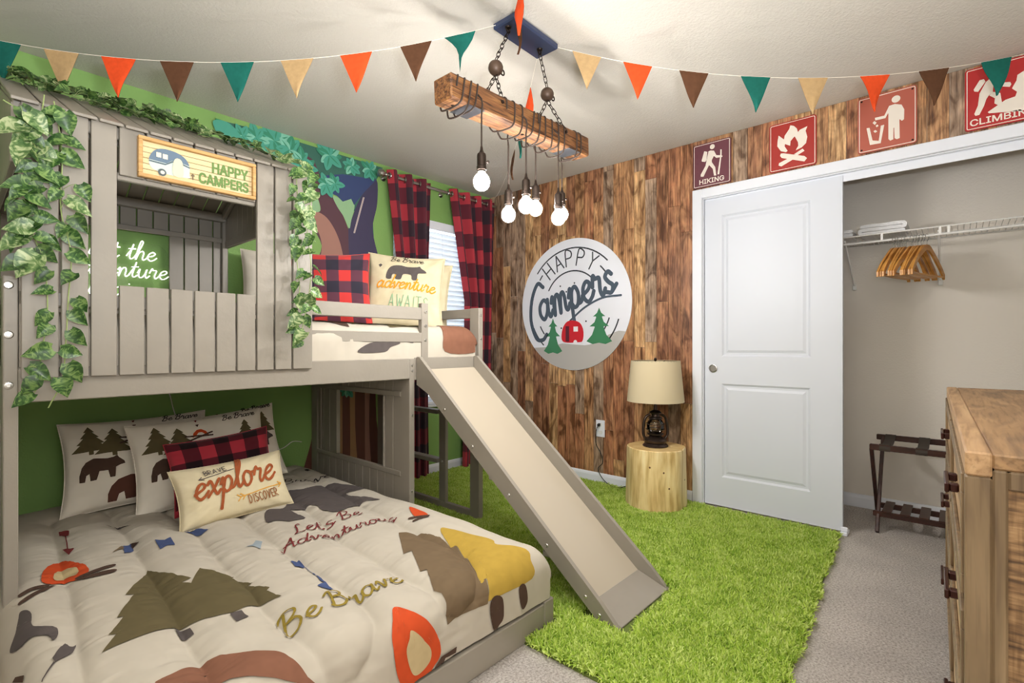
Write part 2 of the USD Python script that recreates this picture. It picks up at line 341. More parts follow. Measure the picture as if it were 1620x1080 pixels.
# skirting boards
def skirt(name, a, b, n, label):
    a, b, n = np.array(a, float), np.array(b, float), np.array(n, float); d = b - a; L = np.linalg.norm(d[:2])
    prof = Polygon([(0, 0), (.013, 0), (.013, .062), (.009, .075), (.004, .083), (0, .085)])
    m = frame(extr(prof, L), a, n, (0, 0, 1), np.cross(n, [0, 0, 1.]))
    if np.cross(n, [0, 0, 1.]) @ d < 0: m = frame(extr(prof, L), b, n, (0, 0, 1), np.cross(n, [0, 0, 1.]))
    struct(name, m, WHITE, label=label)
skirt('baseboard_left', (XL, 0, 0), (0, 0, 0), (0, -1, 0), 'white skirting board along the green wall')
skirt('baseboard_right', (-.006, 0, 0), (-.006, -1.92, 0), (-1, 0, 0), 'white skirting board along the timber wall')
skirt('baseboard_closet', (XC, -1.92, 0), (XC, YR, 0), (-1, 0, 0), 'white skirting board at the back of the closet')
# closet casing
tr = struct('trim_1', cat_([box(-.018, 0.002, -1.985, -1.921, 0, 2.112, .003), box(-.018, .002, CY1 - .06, -1.985, 2.05, 2.112, .003), box(-.018, .002, CY1 - .064, CY1, 0, 2.112, .003)]), WHITE, label='white casing around the closet opening')
obj('jamb', cat_([box(.002, .1, -1.989, -1.9851, 0, 2.05, 0), box(.002, .1, CY1, -1.99, 2.045, 2.0499, 0), box(.03, .036, CY1, -1.99, 2.0, 2.046, 0)]), WHITE, tr, smooth=False)
# sliding door: a slab with two sunk, raised-field panels
def door_slab(x, y0, y1, z0, z1, th, fields):
    nY, parts = 1, []
    V, F = [], []
    def quad(a, b, cc, d):
        i = len(V); V.extend([a, b, cc, d]); F.extend([(i, i + 1, i + 2), (i, i + 2, i + 3)])
    outer = sbox(y0, z0, y1, z1)
    for f in fields: outer = outer.difference(sbox(*f))
    v, f3 = trimesh.creation.triangulate_polygon(outer, engine='earcut')
    i = len(V); V.extend([(x, p[0], p[1]) for p in v]); F.extend([tuple(t + i for t in tri) for tri in f3])
    for (a0, b0, a1, b1) in fields:
        steps = [(0, 0), (.012, .010), (.024, .010), (.040, .004)]
        rings = [[(x + d, a0 + s, b0 + s), (x + d, a1 - s, b0 + s), (x + d, a1 - s, b1 - s), (x + d, a0 + s, b1 - s)] for s, d in steps]
        for r0, r1 in zip(rings, rings[1:]):
            for j in range(4): quad(r0[j], r0[(j + 1) % 4], r1[(j + 1) % 4], r1[j])
        quad(*rings[-1])
    X = x + th
    quad((X, y0, z0), (X, y0, z1), (X, y1, z1), (X, y1, z0)); quad((x, y0, z0), (X, y0, z0), (X, y1, z0), (x, y1, z0)); quad((x, y0, z1), (x, y1, z1), (X, y1, z1), (X, y0, z1))
    quad((x, y0, z0), (x, y0, z1), (X, y0, z1), (X, y0, z0)); quad((x, y1, z0), (X, y1, z0), (X, y1, z1), (x, y1, z1))
    m = trimesh.Trimesh(np.array(V, float), np.array(F), process=False); return m
dr = struct('door_1', door_slab(.022, -2.772, -1.992, .014, 2.035, .034, [(-2.612, .205, -2.102, .818), (-2.612, .998, -2.102, 1.925)]), DOORW, label='white two-panel sliding closet door with a round finger pull')
obj('finger_pull', lathe([(.0, .0), (.026, 0), (.027, -.004), (.022, -.006), (.018, .002), (0, .003)], (.020, -2.047, .917), 24, (1, 0, 0)), plain('brushed_nickel', '#b9b7b4', .3, 1.), dr, label='brushed round finger pull')
obj('floor_guide', cat_([box(-.02, .062, -2.80, -2.765, 0, .02, .003), box(-.004, .01, -2.80, -2.765, .02, .045, .003)]), WHITE, dr)
# window: frame, pane, sill; the blind is a thing of its own
GLASS = mat('window_glass', {'f': ('fresnel', {'IOR': 1.45}), 't': ('transparent_bsdf', {}), 'g': ('glossy_bsdf', {'roughness': 0.}), 'x': ('mix_closure', {})}, [('f.fac', 'x.fac'), ('t.BSDF', 'x.closure1'), ('g.BSDF', 'x.closure2')], 'x.closure')
wf = struct('window_1', cat_([box(WX0, WX0 + .05, .04, .09, WZ0, WZ1, .003), box(WX1 - .05, WX1, .04, .09, WZ0, WZ1, .003), box(WX0, WX1, .04, .09, WZ1 - .05, WZ1, .003), box(WX0, WX1, .04, .09, WZ0, WZ0 + .05, .003), box(WX0, WX1, .045, .085, 1.30, 1.35, .003)]), WHITE, label='white framed sash window behind the plaid curtains')
obj('pane', box(WX0 + .05, WX1 - .05, .062, .066, WZ0 + .05, WZ1 - .05, 0), GLASS, wf, smooth=False)
obj('sill', box(WX0 - .01, WX1 + .01, -.03, .05, WZ0 - .02, WZ0 + .001, .004), WHITE, wf)
# ---------------------------------------------------------------- bunk bed
bed = thing('bunk_bed', 'grey wooden house bunk bed with a slatted-roof loft above a low full-size bed', 'bunk bed', (-2.2, -.55, 0))
def bd(name, m, label=None, parent=bed, mt=None): return obj(name, m, mt or BED, parent, label=label)
STEEL = plain('bolt_steel', '#c9c6c0', .3, 1.)
BY = -1.11
XA, XB, XE = -3.247, -1.745, -1.236        # left posts, middle posts, right posts (outer x of each)
def bolt(p, n, parent=bed, r=.009):
    obj('bolt', lathe([(0, 0), (r, 0), (r * 1.05, .002), (r * .8, .0045), (r * .45, .005), (r * .4, .003), (0, .003)], np.array(p) - .0005 * np.array(n), 10, n), STEEL, parent, label=None)
# posts
bd('post', box(XA, XA + .034, BY, BY + .08, 0, 1.283)); bd('post', box(XA, XA + .034, -.115, -.035, 0, 1.283))
bd('post', box(XB, XB + .033, BY, BY + .08, 0, .999)); bd('post', box(XB, XB + .033, -.115, -.035, 0, 1.283))
bd('post', box(XE, XE + .036, BY, BY + .08, 0, 1.295)); bd('post', box(XE, XE + .036, -.115, -.035, 0, 1.295))
bd('guard_post', box(-1.665, -1.62, BY, BY + .032, .93, 1.297))
for z in (1.25, 1.175, 1.098, .97): bolt((-1.640, BY, z), (0, -1, 0))
for z in (1.253, 1.102, .948): bolt((XA + .012, BY, z), (0, -1, 0), r=.012)
for z in (.965, .935, .70, .30): bolt((XB + .017, BY, z), (0, -1, 0), r=.007)
for z in (1.25, 1.11): bolt((XE + .018, BY, z), (0, -1, 0), r=.007)
# long rails of the loft
bd('side_rail', box(XA + .034, XB, BY - .003, BY + .022, .893, 1.0)); bd('side_rail', box(XB + .033, XE, BY + .001, BY + .024, .885, 1.005))
bd('side_rail', box(XA + .034, XE, -.06, -.038, .893, 1.0))
bd('guard_rail', box(-2.29, -1.665, BY + .001, BY + .02, 1.206, 1.272)); bd('guard_rail', box(-2.29, -1.62, BY + .002, BY + .021, 1.086, 1.138))
bd('guard_rail', box(-2.29, XE, -.06, -.04, 1.21, 1.272)); bd('guard_rail', box(XE + .008, XE + .028, BY + .08, -.115, 1.235, 1.293))
bd('end_rail', box(XE + .008, XE + .03, BY + .08, -.115, .893, 1.0)); bd('end_rail', box(XA + .008, XA + .028, BY + .08, -.115, .893, 1.0))
for i in range(10):
    x = XA + .10 + i * .205; bd('mattress_slat', box(x, x + .07, BY + .022, -.06, .925, .94, .002))
# house front: planks, batten, header
edges = [-3.212, -3.12, -3.047, -2.972, -2.895, -2.822, -2.746, -2.672, -2.598, -2.523, -2.45, -2.375, -2.283]
FY0, FY1 = -1.131, -1.114
for i, (a, b) in enumerate(zip(edges, edges[1:])):
    low = 3 <= i <= 8
    bd('plank', box(a + .0035, b - .0035, FY0, FY1, .968, 1.274 if low else 1.824, .002))
    if low: bd('plank', box(a + .0035, b - .0035, FY0, FY1, 1.652, 1.824, .002))
bd('batten', box(-3.212, -2.29, FY1, FY1 + .018, 1.195, 1.24)); bd('batten', box(-3.212, -2.29, FY1, FY1 + .018, 1.775, 1.815)); bd('batten', box(-2.974, -2.521, FY1 - .001, FY1 + .02, 1.638, 1.663))
bd('house_post', box(-3.212, -3.18, FY1, FY1 + .03, 1.0, 1.80)); bd('house_post', box(-2.318, -2.286, FY1, FY1 + .03, 1.0, 1.80))
# roof
RY, RZ, EZ, BEY, BEZ = -.56, 2.078, 1.812, .012, 1.80
sl = np.array([-1.155, EZ]); rg = np.array([RY, RZ]); bk = np.array([BEY - .03, BEZ])
x = -3.236
while x < -2.30:
    x2 = min(x + .0693, -2.262)
    for (a, b2) in ((sl, rg), (bk, rg)):
        d = (b2 - a) / np.linalg.norm(b2 - a)
        A = (( x + x2) / 2, a[0], a[1]); Bp = ((x + x2) / 2, b2[0] - d[0] * .002, b2[1] - d[1] * .002)
        bd('roof_slat', board(A, Bp, x2 - x - .006, .010, (1, 0, 0), .002))
    x = x2
for X in (-3.215, -2.30):
    for (a, b2) in ((sl, rg), (bk, rg)):
        d = (b2 - a) / np.linalg.norm(b2 - a); n = np.array([d[1], -d[0]]) * (1 if d[0] > 0 else -1)
        o = n * .027; a2 = a + d * .05
        bd('rafter', board((X, a2[0] + o[0], a2[1] + o[1]), (X, b2[0] + o[0], b2[1] + o[1] - .012), .038, .022, (0, -d[1], d[0])))
    gp = Polygon([(-1.10, 1.655), (-.06, 1.655), (-.06, 1.80), (RY, RZ - .035), (-1.10, 1.815)])
    XX = X - .014 if X < -3 else X + .013
    for k in range(15):
        y0 = -1.10 + k * .0693; s = gp.intersection(sbox(y0 + .001, 1, y0 + .0683, 3))
        if s.area > 1e-4: bd('gable_plank', plate(s, .010, (XX, 0, 0), (0, 1, 0), (0, 0, 1)))
    bd('tie_rail', box(XX - .003, XX + .016, -1.10, -.05, 1.632, 1.672))
bd('ridge_beam', box(-3.20, -2.31, RY - .015, RY + .015, RZ - .075, RZ - .02))
bd('eave_beam', box(-3.20, -2.29, -.105, -.066, 1.78, 1.825)); bd('eave_beam', box(-3.20, -2.31, BY + .03, BY + .055, 1.765, 1.80))
# back of the house: planks with a window
x = -3.205
while x < -2.31:
    x2 = min(x + .0716, -2.302)
    hole = x > -2.99 and x2 < -2.50
    for z0, z1 in (((.97, 1.27), (1.665, 1.80)) if hole else ((.97, 1.80),)):
        bd('back_plank', box(x + .003, x2 - .003, -.062, -.050, z0, z1, .002))
    x = x2
bd('batten', box(-3.205, -2.302, -.076, -.062, 1.662, 1.690)); bd('batten', box(-3.205, -2.302, -.076, -.062, 1.25, 1.285)); bd('house_post', box(-2.303, -2.273, -.085, -.05, .99, 1.79))
# end panels under the loft
def end_panel(X):
    x0, x1 = X + .006, X + .018; y0, y1 = BY + .08, -.115
    n = 12; w = (y1 - y0) / n
    for k in range(n):
        a, b = y0 + k * w + .0012, y0 + (k + 1) * w - .0012
        bd('panel_plank', box(x0, x1, a, b, .06, .38, .0025)); bd('panel_plank', box(x0, x1, a, b, .805, .905, .0025))
        if k < 2 or k > 8: bd('panel_plank', box(x0, x1, a, b, .38, .805, .0025))
    bd('panel_rail', box(X - .002, X + .024, y0, y1, .366, .394)); bd('panel_rail', box(X - .002, X + .024, y0, y1, .793, .822))
    bd('window_stile', box(X - .002, X + .024, y0 + 2 * w, y0 + 2 * w + .012, .394, .793)); bd('window_stile', box(X - .002, X + .024, y0 + 9 * w - .022, y0 + 9 * w, .394, .793)); bd('window_stile', box(X - .002, X + .024, y1 - .05, y1 - .03, .394, .793))
    bd('end_rail', box(X + .004, X + .026, y0, y1, .90, 1.0)); bd('end_rail', box(X + .004, X + .026, y0, y1, .02, .07))
end_panel(XB); end_panel(XA)
# ladder in the right end
bd('bottom_rail', box(XE + .003, XE + .033, BY + .08, -.115, .012, .06))
for y0 in (-.800, -.36): bd('ladder_upright', box(XE + .004, XE + .028, y0, y0 + .065, .06, .90))
for z in (.318, .635): bd('ladder_step', box(XE - .014, XE + .045, -.735, -.36, z - .012, z + .014)); bolt((XE + .004, -.767, z), (-1, 0, 0))
# low bed base
LX0, LX1, LY = -3.235, -1.815, -2.105
bd('base_rail', box(LX0 + .055, LX1 - .055, LY, LY + .022, 0, .10)); bd('base_rail', box(LX0, LX0 + .022, LY + .055, -.12, 0, .095)); bd('base_rail', box(LX1 - .024, LX1, LY + .055, -.12, 0, .095)); bd('base_rail', box(LX0 + .05, LX1, -.055, -.033, 0, .25))
for X in (LX0, LX1 - .055): bd('base_post', box(X, X + .055, LY - .002, LY + .055, 0, .107))
for i in range(9):
    yy = LY + .12 + i * .21; bd('base_slat', box(LX0 + .022, LX1 - .024, yy, yy + .07, .035, .05, .002))

# ---------------------------------------------------------------- slide
slide = thing('slide', 'grey wooden slide with a cream chute from the loft down to the green rug', 'slide', (-1.48, -2.3, 0))
prof = Polygon([(-1.113, 1.008), (-1.135, 1.008), (-2.238, .088), (-2.328, .002), (-2.245, .002), (-1.20, .822), (-1.113, .86)])
for X in (-1.702, -1.282): obj('side_board', plate(prof.buffer(-.004).buffer(.004, 6), .020, (X, 0, 0), (0, 1, 0), (0, 0, 1)), BED, slide)
CREAM = plain('cream_laminate', '#b3a896', .3)
a, b = np.array([-1.114, .942]), np.array([-2.180, .056]); e = np.array([-2.322, .004])
obj('chute', board((-1.482, a[0], a[1] - .004), (-1.482, b[0], b[1] - .004), .398, .009, (1, 0, 0), .001), CREAM, slide, label='smooth cream chute surface')
obj('run_out', board((-1.482, b[0], b[1] - .003), (-1.482, e[0], e[1] + .004), .398, .012, (1, 0, 0), .002), BED, slide, label='flat grey lip at the foot of the chute')
for t in (.2, .5, .8):
    q = a + (b - a) * t; obj('cross_batten', box(-1.682, -1.282, q[0] - .02, q[0] + .02, q[1] - .055, q[1] - .03), BED, slide)
for t in (.14, .33, .55, .75, .93, .99):
    q = np.array([-1.19, .865]) + (np.array([-2.25, .03]) - np.array([-1.19, .865])) * t
    bolt((-1.702, q[0], q[1]), (-1, 0, 0), slide, .008)
# ---------------------------------------------------------------- mattresses and comforters
FAB = noisy('cream_cotton', '#b4ac9e', '#bcb4a6', 9., .9, .25, bscale=900., dist=.0006, spec=.15)
def cloth(name, col): return noisy(name, col, tuple(min(1, v * 1.12) for v in c(col)), 30., .9, .25, bscale=900., dist=.0006, spec=.15)
OLIVE = cloth('print_olive', '#5b5239'); TAUPE = cloth('print_taupe', '#6b5a45'); CHAR = cloth('print_charcoal', '#544d4b'); RUST = cloth('print_rust', '#7b5442'); ORANGE = cloth('print_orange', '#bf4a26')
SAND = cloth('print_sand', '#b8a57e'); MUST = cloth('print_mustard', '#a68a3c'); NAVY = cloth('print_navy', '#435076'); WINE = cloth('print_wine', '#702f30'); GOLDI = cloth('print_olive_ink', '#84722e'); PALEB = cloth('print_pale_blue', '#8d989f'); DKB = cloth('print_dark_brown', '#4c3a31'); BLACKI = cloth('print_black', '#2b2524')
TICK = noisy('mattress_ticking', '#e6e2da', '#dedad2', 20., .9, .2)
mt = thing('mattress', 'white full-size mattress under the printed comforter of the low bed', 'mattress', (-2.52, -1.05, .05)); obj('mattress_core', box(-3.19, -1.865, -2.03, -.07, .05, .245, .03), TICK, mt)
mt = thing('mattress', 'white twin mattress under the bedding of the upper loft bed', 'mattress', (-2.24, -.58, .94)); obj('mattress_core', box(-3.18, -1.26, -1.07, -.10, .94, 1.09, .03), TICK, mt)

def cloth_fn(x0, x1, y0, y1, top, r, dmax, creases, A=.027, w=.032, seed=0, quilt=True):
    """a comforter over a box: (u, v) runs over the top and on down the sides; returns points and normals"""
    segs = []
    for L in creases:
        L = np.array(L, float); segs += list(zip(L, L[1:]))
    sa = np.array([s[0] for s in segs]) if segs else None; sb = np.array([s[1] for s in segs]) if segs else None
    def fold(s, r):
        s = np.maximum(s, 0); q = r * np.pi / 2; t = np.minimum(s, q)
        return r * np.sin(t / r), r * (1 - np.cos(t / r)) + np.maximum(s - q, 0)
    def raw(u, v):
        du0, h0 = fold(x0 + r - u, r); du1, h1 = fold(u - (x1 - r), r); dv0, g0 = fold(y0 + r - v, r); dv1, g1 = fold(v - (y1 - r), r)
        X = np.clip(u, x0 + r, x1 - r) - du0 + du1; Y = np.clip(v, y0 + r, y1 - r) - dv0 + dv1
        drop = np.sqrt((h0 + h1) ** 2 + (g0 + g1) ** 2); drop = np.where(drop > dmax, dmax + (drop - dmax) * .02, drop)
        return np.stack([X, Y, top - drop], -1)
    def puff(u, v):
        p = np.stack([u, v], -1); h = np.zeros(u.shape)
        if sa is not None:
            d = np.full(u.shape, 9.)
            for a, b in zip(sa, sb):
                ab = b - a; t = np.clip(((p - a) @ ab) / (ab @ ab + 1e-12), 0, 1); d = np.minimum(d, np.linalg.norm(p - a - t[..., None] * ab, axis=-1))
            d = np.sqrt(d * d + .0035 ** 2) - .0035
            h = A * (1 - np.exp(-d / w))
            wr = np.exp(-((d - .03) / .05) ** 2)
        else: wr = np.ones(u.shape) * .4
        q = np.stack([u * 5, v * 30, u * 0 + seed], -1); q2 = np.stack([u * 3.1 + 7, v * 3.7, u * 0 + seed], -1); q3 = np.stack([u * 26, v * 6 + u * 9, u * 0 + seed + 3], -1)
        return h + .012 * wr * (meshkit.fbm(q, 3, seed) - .5) + .022 * (meshkit.fbm(q2, 3, seed + 5) - .5) + .005 * (meshkit.fbm(q3, 2, seed + 9) - .5)
    def fn(u, v):
        u, v = np.asarray(u, float), np.asarray(v, float); e = 2e-3
        P = raw(u, v); a = raw(u + e, v) - raw(u - e, v); b = raw(u, v + e) - raw(u, v - e)
        N = np.cross(a, b); N /= np.linalg.norm(N, axis=-1, keepdims=True) + 1e-12
        out = lambda uu, vv, PP, NN: PP + NN * puff(uu, vv)[..., None]
        Q = out(u, v, P, N)
        # true normals of the puffed cloth
        Q1 = raw(u + e, v) + N * puff(u + e, v)[..., None]; Q2 = raw(u, v + e) + N * puff(u, v + e)[..., None]
        M = np.cross(Q1 - Q, Q2 - Q); M /= np.linalg.norm(M, axis=-1, keepdims=True) + 1e-12
        return Q, M
    return fn
def sheet(fn, u0, u1, v0, v1, res=.0065):
    nu, nv = int((u1 - u0) / res) + 1, int((v1 - v0) / res) + 1
    U, V = np.meshgrid(np.linspace(u0, u1, nu), np.linspace(v0, v1, nv), indexing='ij')
    P, _ = fn(U.ravel(), V.ravel()); i = np.arange(nu * nv).reshape(nu, nv)
    F = np.concatenate([np.stack([i[:-1, :-1], i[1:, :-1], i[1:, 1:]], -1).reshape(-1, 3), np.stack([i[:-1, :-1], i[1:, 1:], i[:-1, 1:]], -1).reshape(-1, 3)])
    # close with a lining a little way in, so that the quilt has thickness
    edge = np.concatenate([i[:, 0], i[-1, 1:], i[::-1, -1][1:], i[0, ::-1][1:-1]])
    ctr = P.mean(0); E = P[edge].copy(); E[:, :2] += (ctr[:2] - E[:, :2]) / np.linalg.norm(ctr[:2] - E[:, :2], axis=1, keepdims=True) * .03; E[:, 2] -= .002
    k = len(P); m = len(edge); P2 = np.vstack([P, E]); a = np.arange(m); b = (a + 1) % m
    F2 = np.concatenate([np.stack([edge[a], k + a, k + b], -1), np.stack([edge[a], k + b, edge[b]], -1)])
    return trimesh.Trimesh(P2, np.vstack([F, F2]), process=False)
CREASES = []
CREASES = [[(-3.063, -0.3), (-3.083, -0.699), (-3.104, -1.084), (-3.107, -1.212), (-3.135, -1.561), (-3.152, -1.769), (-3.159, -2.2)], [(-2.865, -0.3), (-2.885, -0.895), (-2.901, -1.164), (-2.917, -1.46), (-2.931, -1.657), (-2.942, -1.778), (-2.949, -1.905), (-2.955, -1.99), (-2.962, -2.2)], [(-2.684, -0.25), (-2.684, -0.946), (-2.717, -1.372), (-2.718, -1.575), (-2.739, -1.727), (-2.745, -1.922), (-2.741, -2.015), (-2.723, -2.088), (-2.691, -2.131), (-2.645, -2.135), (-2.595, -2.095), (-2.555, -2.031), (-2.541, -1.959), (-2.519, -1.748), (-2.522, -1.583), (-2.511, -1.333), (-2.497, -1.027), (-2.478, -0.835), (-2.478, -0.25)], [(-2.229, -0.2), (-2.229, -0.913), (-2.32, -1.435), (-2.331, -1.689), (-2.356, -1.876), (-2.344, -2.038), (-2.33, -2.096), (-2.28, -2.122), (-2.208, -2.096), (-2.159, -2.034), (-2.108, -1.939), (-2.077, -1.82), (-2.085, -1.669), (-2.046, -1.32), (-2.009, -0.966), (-1.974, -0.622), (-1.974, -0.2)]]
LOW = cloth_fn(-3.235, -1.835, -2.075, -.045, .285, .075, .175, CREASES, seed=3)
lowc = thing('comforter', 'cream quilted comforter with printed trees, bears and lettering on the low bed', 'comforter', (-2.52, -1.05, .1))
obj('quilt', sheet(LOW, -3.235 - .13, -1.835 + .15, -2.075 - .15, -.06), FAB, lowc, smooth=True)
PRINTS = [
 ('tree', 'OLIVE', [(-2.895,-1.16),(-2.871,-1.266),(-2.829,-1.394),(-2.856,-1.396),(-2.839,-1.431),(-2.784,-1.323),(-2.753,-1.38),(-2.712,-1.432),(-2.722,-1.435),(-2.71,-1.507),(-2.694,-1.542),(-2.709,-1.542),(-2.682,-1.643),(-2.694,-1.651),(-2.681,-1.726),(-2.719,-1.706),(-2.734,-1.693),(-2.816,-1.714),(-2.917,-1.673),(-2.942,-1.65),(-3.103,-1.681),(-3.062,-1.61),(-3.077,-1.602),(-3.028,-1.513),(-3.042,-1.505),(-2.978,-1.378),(-2.997,-1.368),(-2.944,-1.269)]),
 ('tree_trunk', 'CHAR', [(-2.943,-1.654),(-2.947,-1.727),(-2.932,-1.73),(-2.916,-1.732),(-2.914,-1.692)]),
 ('tree_trunk', 'CHAR', [(-2.823,-1.716),(-2.826,-1.776),(-2.79,-1.762),(-2.792,-1.714)]),
 ('campfire', 'ORANGE', [(-3.153,-1.01),(-3.136,-0.922),(-3.088,-0.84),(-3.059,-0.931),(-3.037,-1.03),(-3.05,-1.101),(-3.08,-1.097),(-3.103,-1.082),(-3.138,-1.092),(-3.156,-1.064)]),
 ('campfire_glow', 'SAND', [(-3.127,-1.028),(-3.105,-0.949),(-3.073,-0.965),(-3.06,-1.02),(-3.07,-1.058),(-3.096,-1.04),(-3.122,-1.063)]),
 ('stick', 'DKB', [(-2.976,-1.07),(-3.04,-1.083),(-3.079,-1.089),(-3.048,-1.109),(-2.98,-1.097)]),
 ('stick', 'DKB', [(-2.982,-1.126),(-3.044,-1.115),(-3.08,-1.097),(-3.053,-1.144),(-2.989,-1.155)]),
 ('stick', 'DKB', [(-3.198,-1.108),(-3.173,-1.094),(-3.138,-1.09),(-3.162,-1.123),(-3.181,-1.126),(-3.198,-1.132)]),
 ('stick', 'DKB', [(-3.202,-1.168),(-3.176,-1.144),(-3.126,-1.097),(-3.161,-1.157),(-3.188,-1.183),(-3.201,-1.183)]),
 ('arrow', 'WINE', [(-3.052,-0.482),(-3.024,-0.521),(-3.033,-0.58),(-3.055,-0.529)]),
 ('arrow', 'WINE', [(-3.068,-0.729),(-3.041,-0.782),(-3.061,-0.821)]),
 ('arrow', 'WINE', [(-3.042,-0.56),(-3.039,-0.563),(-3.055,-0.757),(-3.058,-0.754)]),
 ('arrow', 'NAVY', [(-2.82,-0.921),(-2.796,-0.957),(-2.774,-0.943),(-2.783,-1.04),(-2.804,-1.025),(-2.831,-1.041)]),
 ('arrow', 'NAVY', [(-2.911,-0.866),(-2.876,-0.819),(-2.883,-0.908),(-2.924,-0.963)]),
 ('arrow', 'TAUPE', [(-2.956,-0.935),(-2.914,-0.866),(-2.91,-0.892)]),
 ('arrow', 'DKB', [(-2.876,-0.825),(-2.858,-0.867),(-2.888,-0.895)]),
 ('arrow', 'CHAR', [(-2.908,-0.532),(-2.867,-0.573),(-2.837,-0.638),(-2.875,-0.583)]),
 ('arrow', 'NAVY', [(-2.718,-0.9),(-2.671,-0.876),(-2.64,-0.948),(-2.673,-0.968),(-2.688,-0.912)]),
 ('arrow', 'PALEB', [(-2.61,-1.252),(-2.579,-1.241),(-2.553,-1.2),(-2.539,-1.227),(-2.576,-1.303),(-2.589,-1.259)]),
 ('bear', 'CHAR', [(-3.204,-1.236),(-3.193,-1.254),(-3.189,-1.298),(-3.193,-1.355),(-3.187,-1.388),(-3.164,-1.429),(-3.16,-1.452),(-3.166,-1.495),(-3.173,-1.507),(-3.177,-1.469),(-3.199,-1.433),(-3.221,-1.433),(-3.239,-1.396),(-3.222,-1.34),(-3.211,-1.284)]),
 ('arrow', 'CHAR', [(-3.181,-1.604),(-3.155,-1.529),(-3.148,-1.558),(-3.131,-1.533),(-3.15,-1.599),(-3.179,-1.635)]),
 ('arrow', 'CHAR', [(-3.181,-1.628),(-3.179,-1.635),(-3.201,-1.69),(-3.202,-1.687)]),
 ('bear', 'RUST', [(-3.037,-1.939),(-3.002,-1.9),(-2.94,-1.883),(-2.923,-1.886),(-2.884,-1.921),(-2.836,-1.969),(-2.812,-2.0),(-2.797,-2.027),(-2.783,-2.051),(-2.774,-2.075),(-2.773,-2.091)]),
 ('print_mark', 'DKB', [(-3.238,-1.548),(-3.222,-1.591),(-3.226,-1.617),(-3.246,-1.551)]),
 ('bear', 'CHAR', [(-2.193,-0.642),(-2.115,-0.691),(-1.954,-0.654),(-1.905,-0.778),(-1.871,-0.904),(-1.942,-0.916),(-1.975,-0.88),(-1.982,-0.942),(-1.934,-1.125),(-2.001,-1.072),(-2.175,-1.162),(-2.202,-1.059),(-2.199,-0.991),(-2.214,-0.95),(-2.28,-1.001),(-2.316,-0.984),(-2.312,-1.118),(-2.374,-1.113),(-2.406,-1.06),(-2.441,-1.028),(-2.389,-0.9),(-2.331,-0.933),(-2.287,-0.876)]),
 ('arrow', 'NAVY', [(-2.546,-1.487),(-2.508,-1.474),(-2.515,-1.533),(-2.537,-1.563),(-2.552,-1.536)]),
 ('arrow', 'NAVY', [(-2.58,-1.748),(-2.545,-1.735),(-2.553,-1.803),(-2.564,-1.792)]),
 ('arrow', 'NAVY', [(-2.519,-1.53),(-2.516,-1.53),(-2.534,-1.718),(-2.552,-1.745)]),
 ('campfire', 'ORANGE', [(-1.93,-1.356),(-1.928,-1.426),(-1.943,-1.509),(-1.983,-1.483),(-1.983,-1.453)]),
 ('stick', 'DKB', [(-2.009,-1.465),(-1.945,-1.509),(-1.954,-1.522),(-2.014,-1.478)]),
 ('stick', 'DKB', [(-2.016,-1.499),(-1.952,-1.517),(-1.959,-1.528),(-2.016,-1.514)]),
 ('tree', 'TAUPE', [(-2.143,-1.57),(-2.063,-1.615),(-2.051,-1.72),(-2.069,-1.803),(-2.056,-1.82),(-2.09,-1.903),(-2.096,-1.932),(-2.161,-2.054),(-2.137,-2.056),(-2.145,-2.076),(-2.163,-2.118),(-2.332,-2.121),(-2.319,-2.067),(-2.32,-2.039),(-2.333,-2.021),(-2.287,-1.93),(-2.306,-1.919),(-2.223,-1.763),(-2.256,-1.758)]),
 ('deer', 'MUST', [(-2.014,-1.677),(-1.98,-1.702),(-1.952,-1.835),(-1.948,-1.912),(-1.967,-1.953),(-1.907,-2.034),(-1.919,-2.068),(-1.942,-2.111),(-2.156,-2.112),(-2.162,-2.116),(-2.143,-2.077),(-2.136,-2.056),(-2.16,-2.055),(-2.096,-1.934),(-2.09,-1.906),(-2.056,-1.822),(-2.069,-1.803)]),
 ('deer_leg', 'DKB', [(-2.152,-2.117),(-2.097,-2.118),(-2.089,-2.185),(-2.112,-2.209),(-2.14,-2.216)]),
 ('deer_leg', 'DKB', [(-2.012,-2.12),(-1.979,-2.118),(-1.968,-2.179),(-1.999,-2.196)]),
 ('campfire', 'ORANGE', [(-2.492,-2.027),(-2.454,-2.051),(-2.419,-2.079),(-2.389,-2.115),(-2.371,-2.161),(-2.375,-2.19),(-2.404,-2.213),(-2.448,-2.25),(-2.478,-2.25),(-2.518,-2.202),(-2.536,-2.143),(-2.536,-2.086),(-2.514,-2.049)]),
 ('campfire_glow', 'SAND', [(-2.474,-2.085),(-2.44,-2.112),(-2.411,-2.154),(-2.416,-2.186),(-2.451,-2.202),(-2.475,-2.196),(-2.49,-2.165),(-2.499,-2.119),(-2.486,-2.098)]),
 ('print_mark', 'DKB', [(-2.302,-2.196),(-2.307,-2.213),(-2.352,-2.207),(-2.38,-2.245),(-2.396,-2.214),(-2.37,-2.195)]),
 ('print_mark', 'BLACKI', [(-1.921,-0.293),(-1.903,-0.3),(-1.9,-0.332),(-1.918,-0.336)]),
]
PM = dict(OLIVE=OLIVE, TAUPE=TAUPE, CHAR=CHAR, RUST=RUST, ORANGE=ORANGE, SAND=SAND, MUST=MUST, NAVY=NAVY, WINE=WINE, GOLDI=GOLDI, PALEB=PALEB, DKB=DKB, BLACKI=BLACKI)
ROUND = ('bear', 'campfire', 'campfire_glow', 'stick', 'deer_leg', 'deer')
LAYER = {}
def printed(fn, name, poly, m, parent, res=.012, lift=0.):
    o = .0026 + .0004 * LAYER.setdefault((parent, name), len(LAYER) % 4) + lift
    obj('printed_' + name, drape(poly.buffer(0), fn, o, res), m, parent, smooth=True)
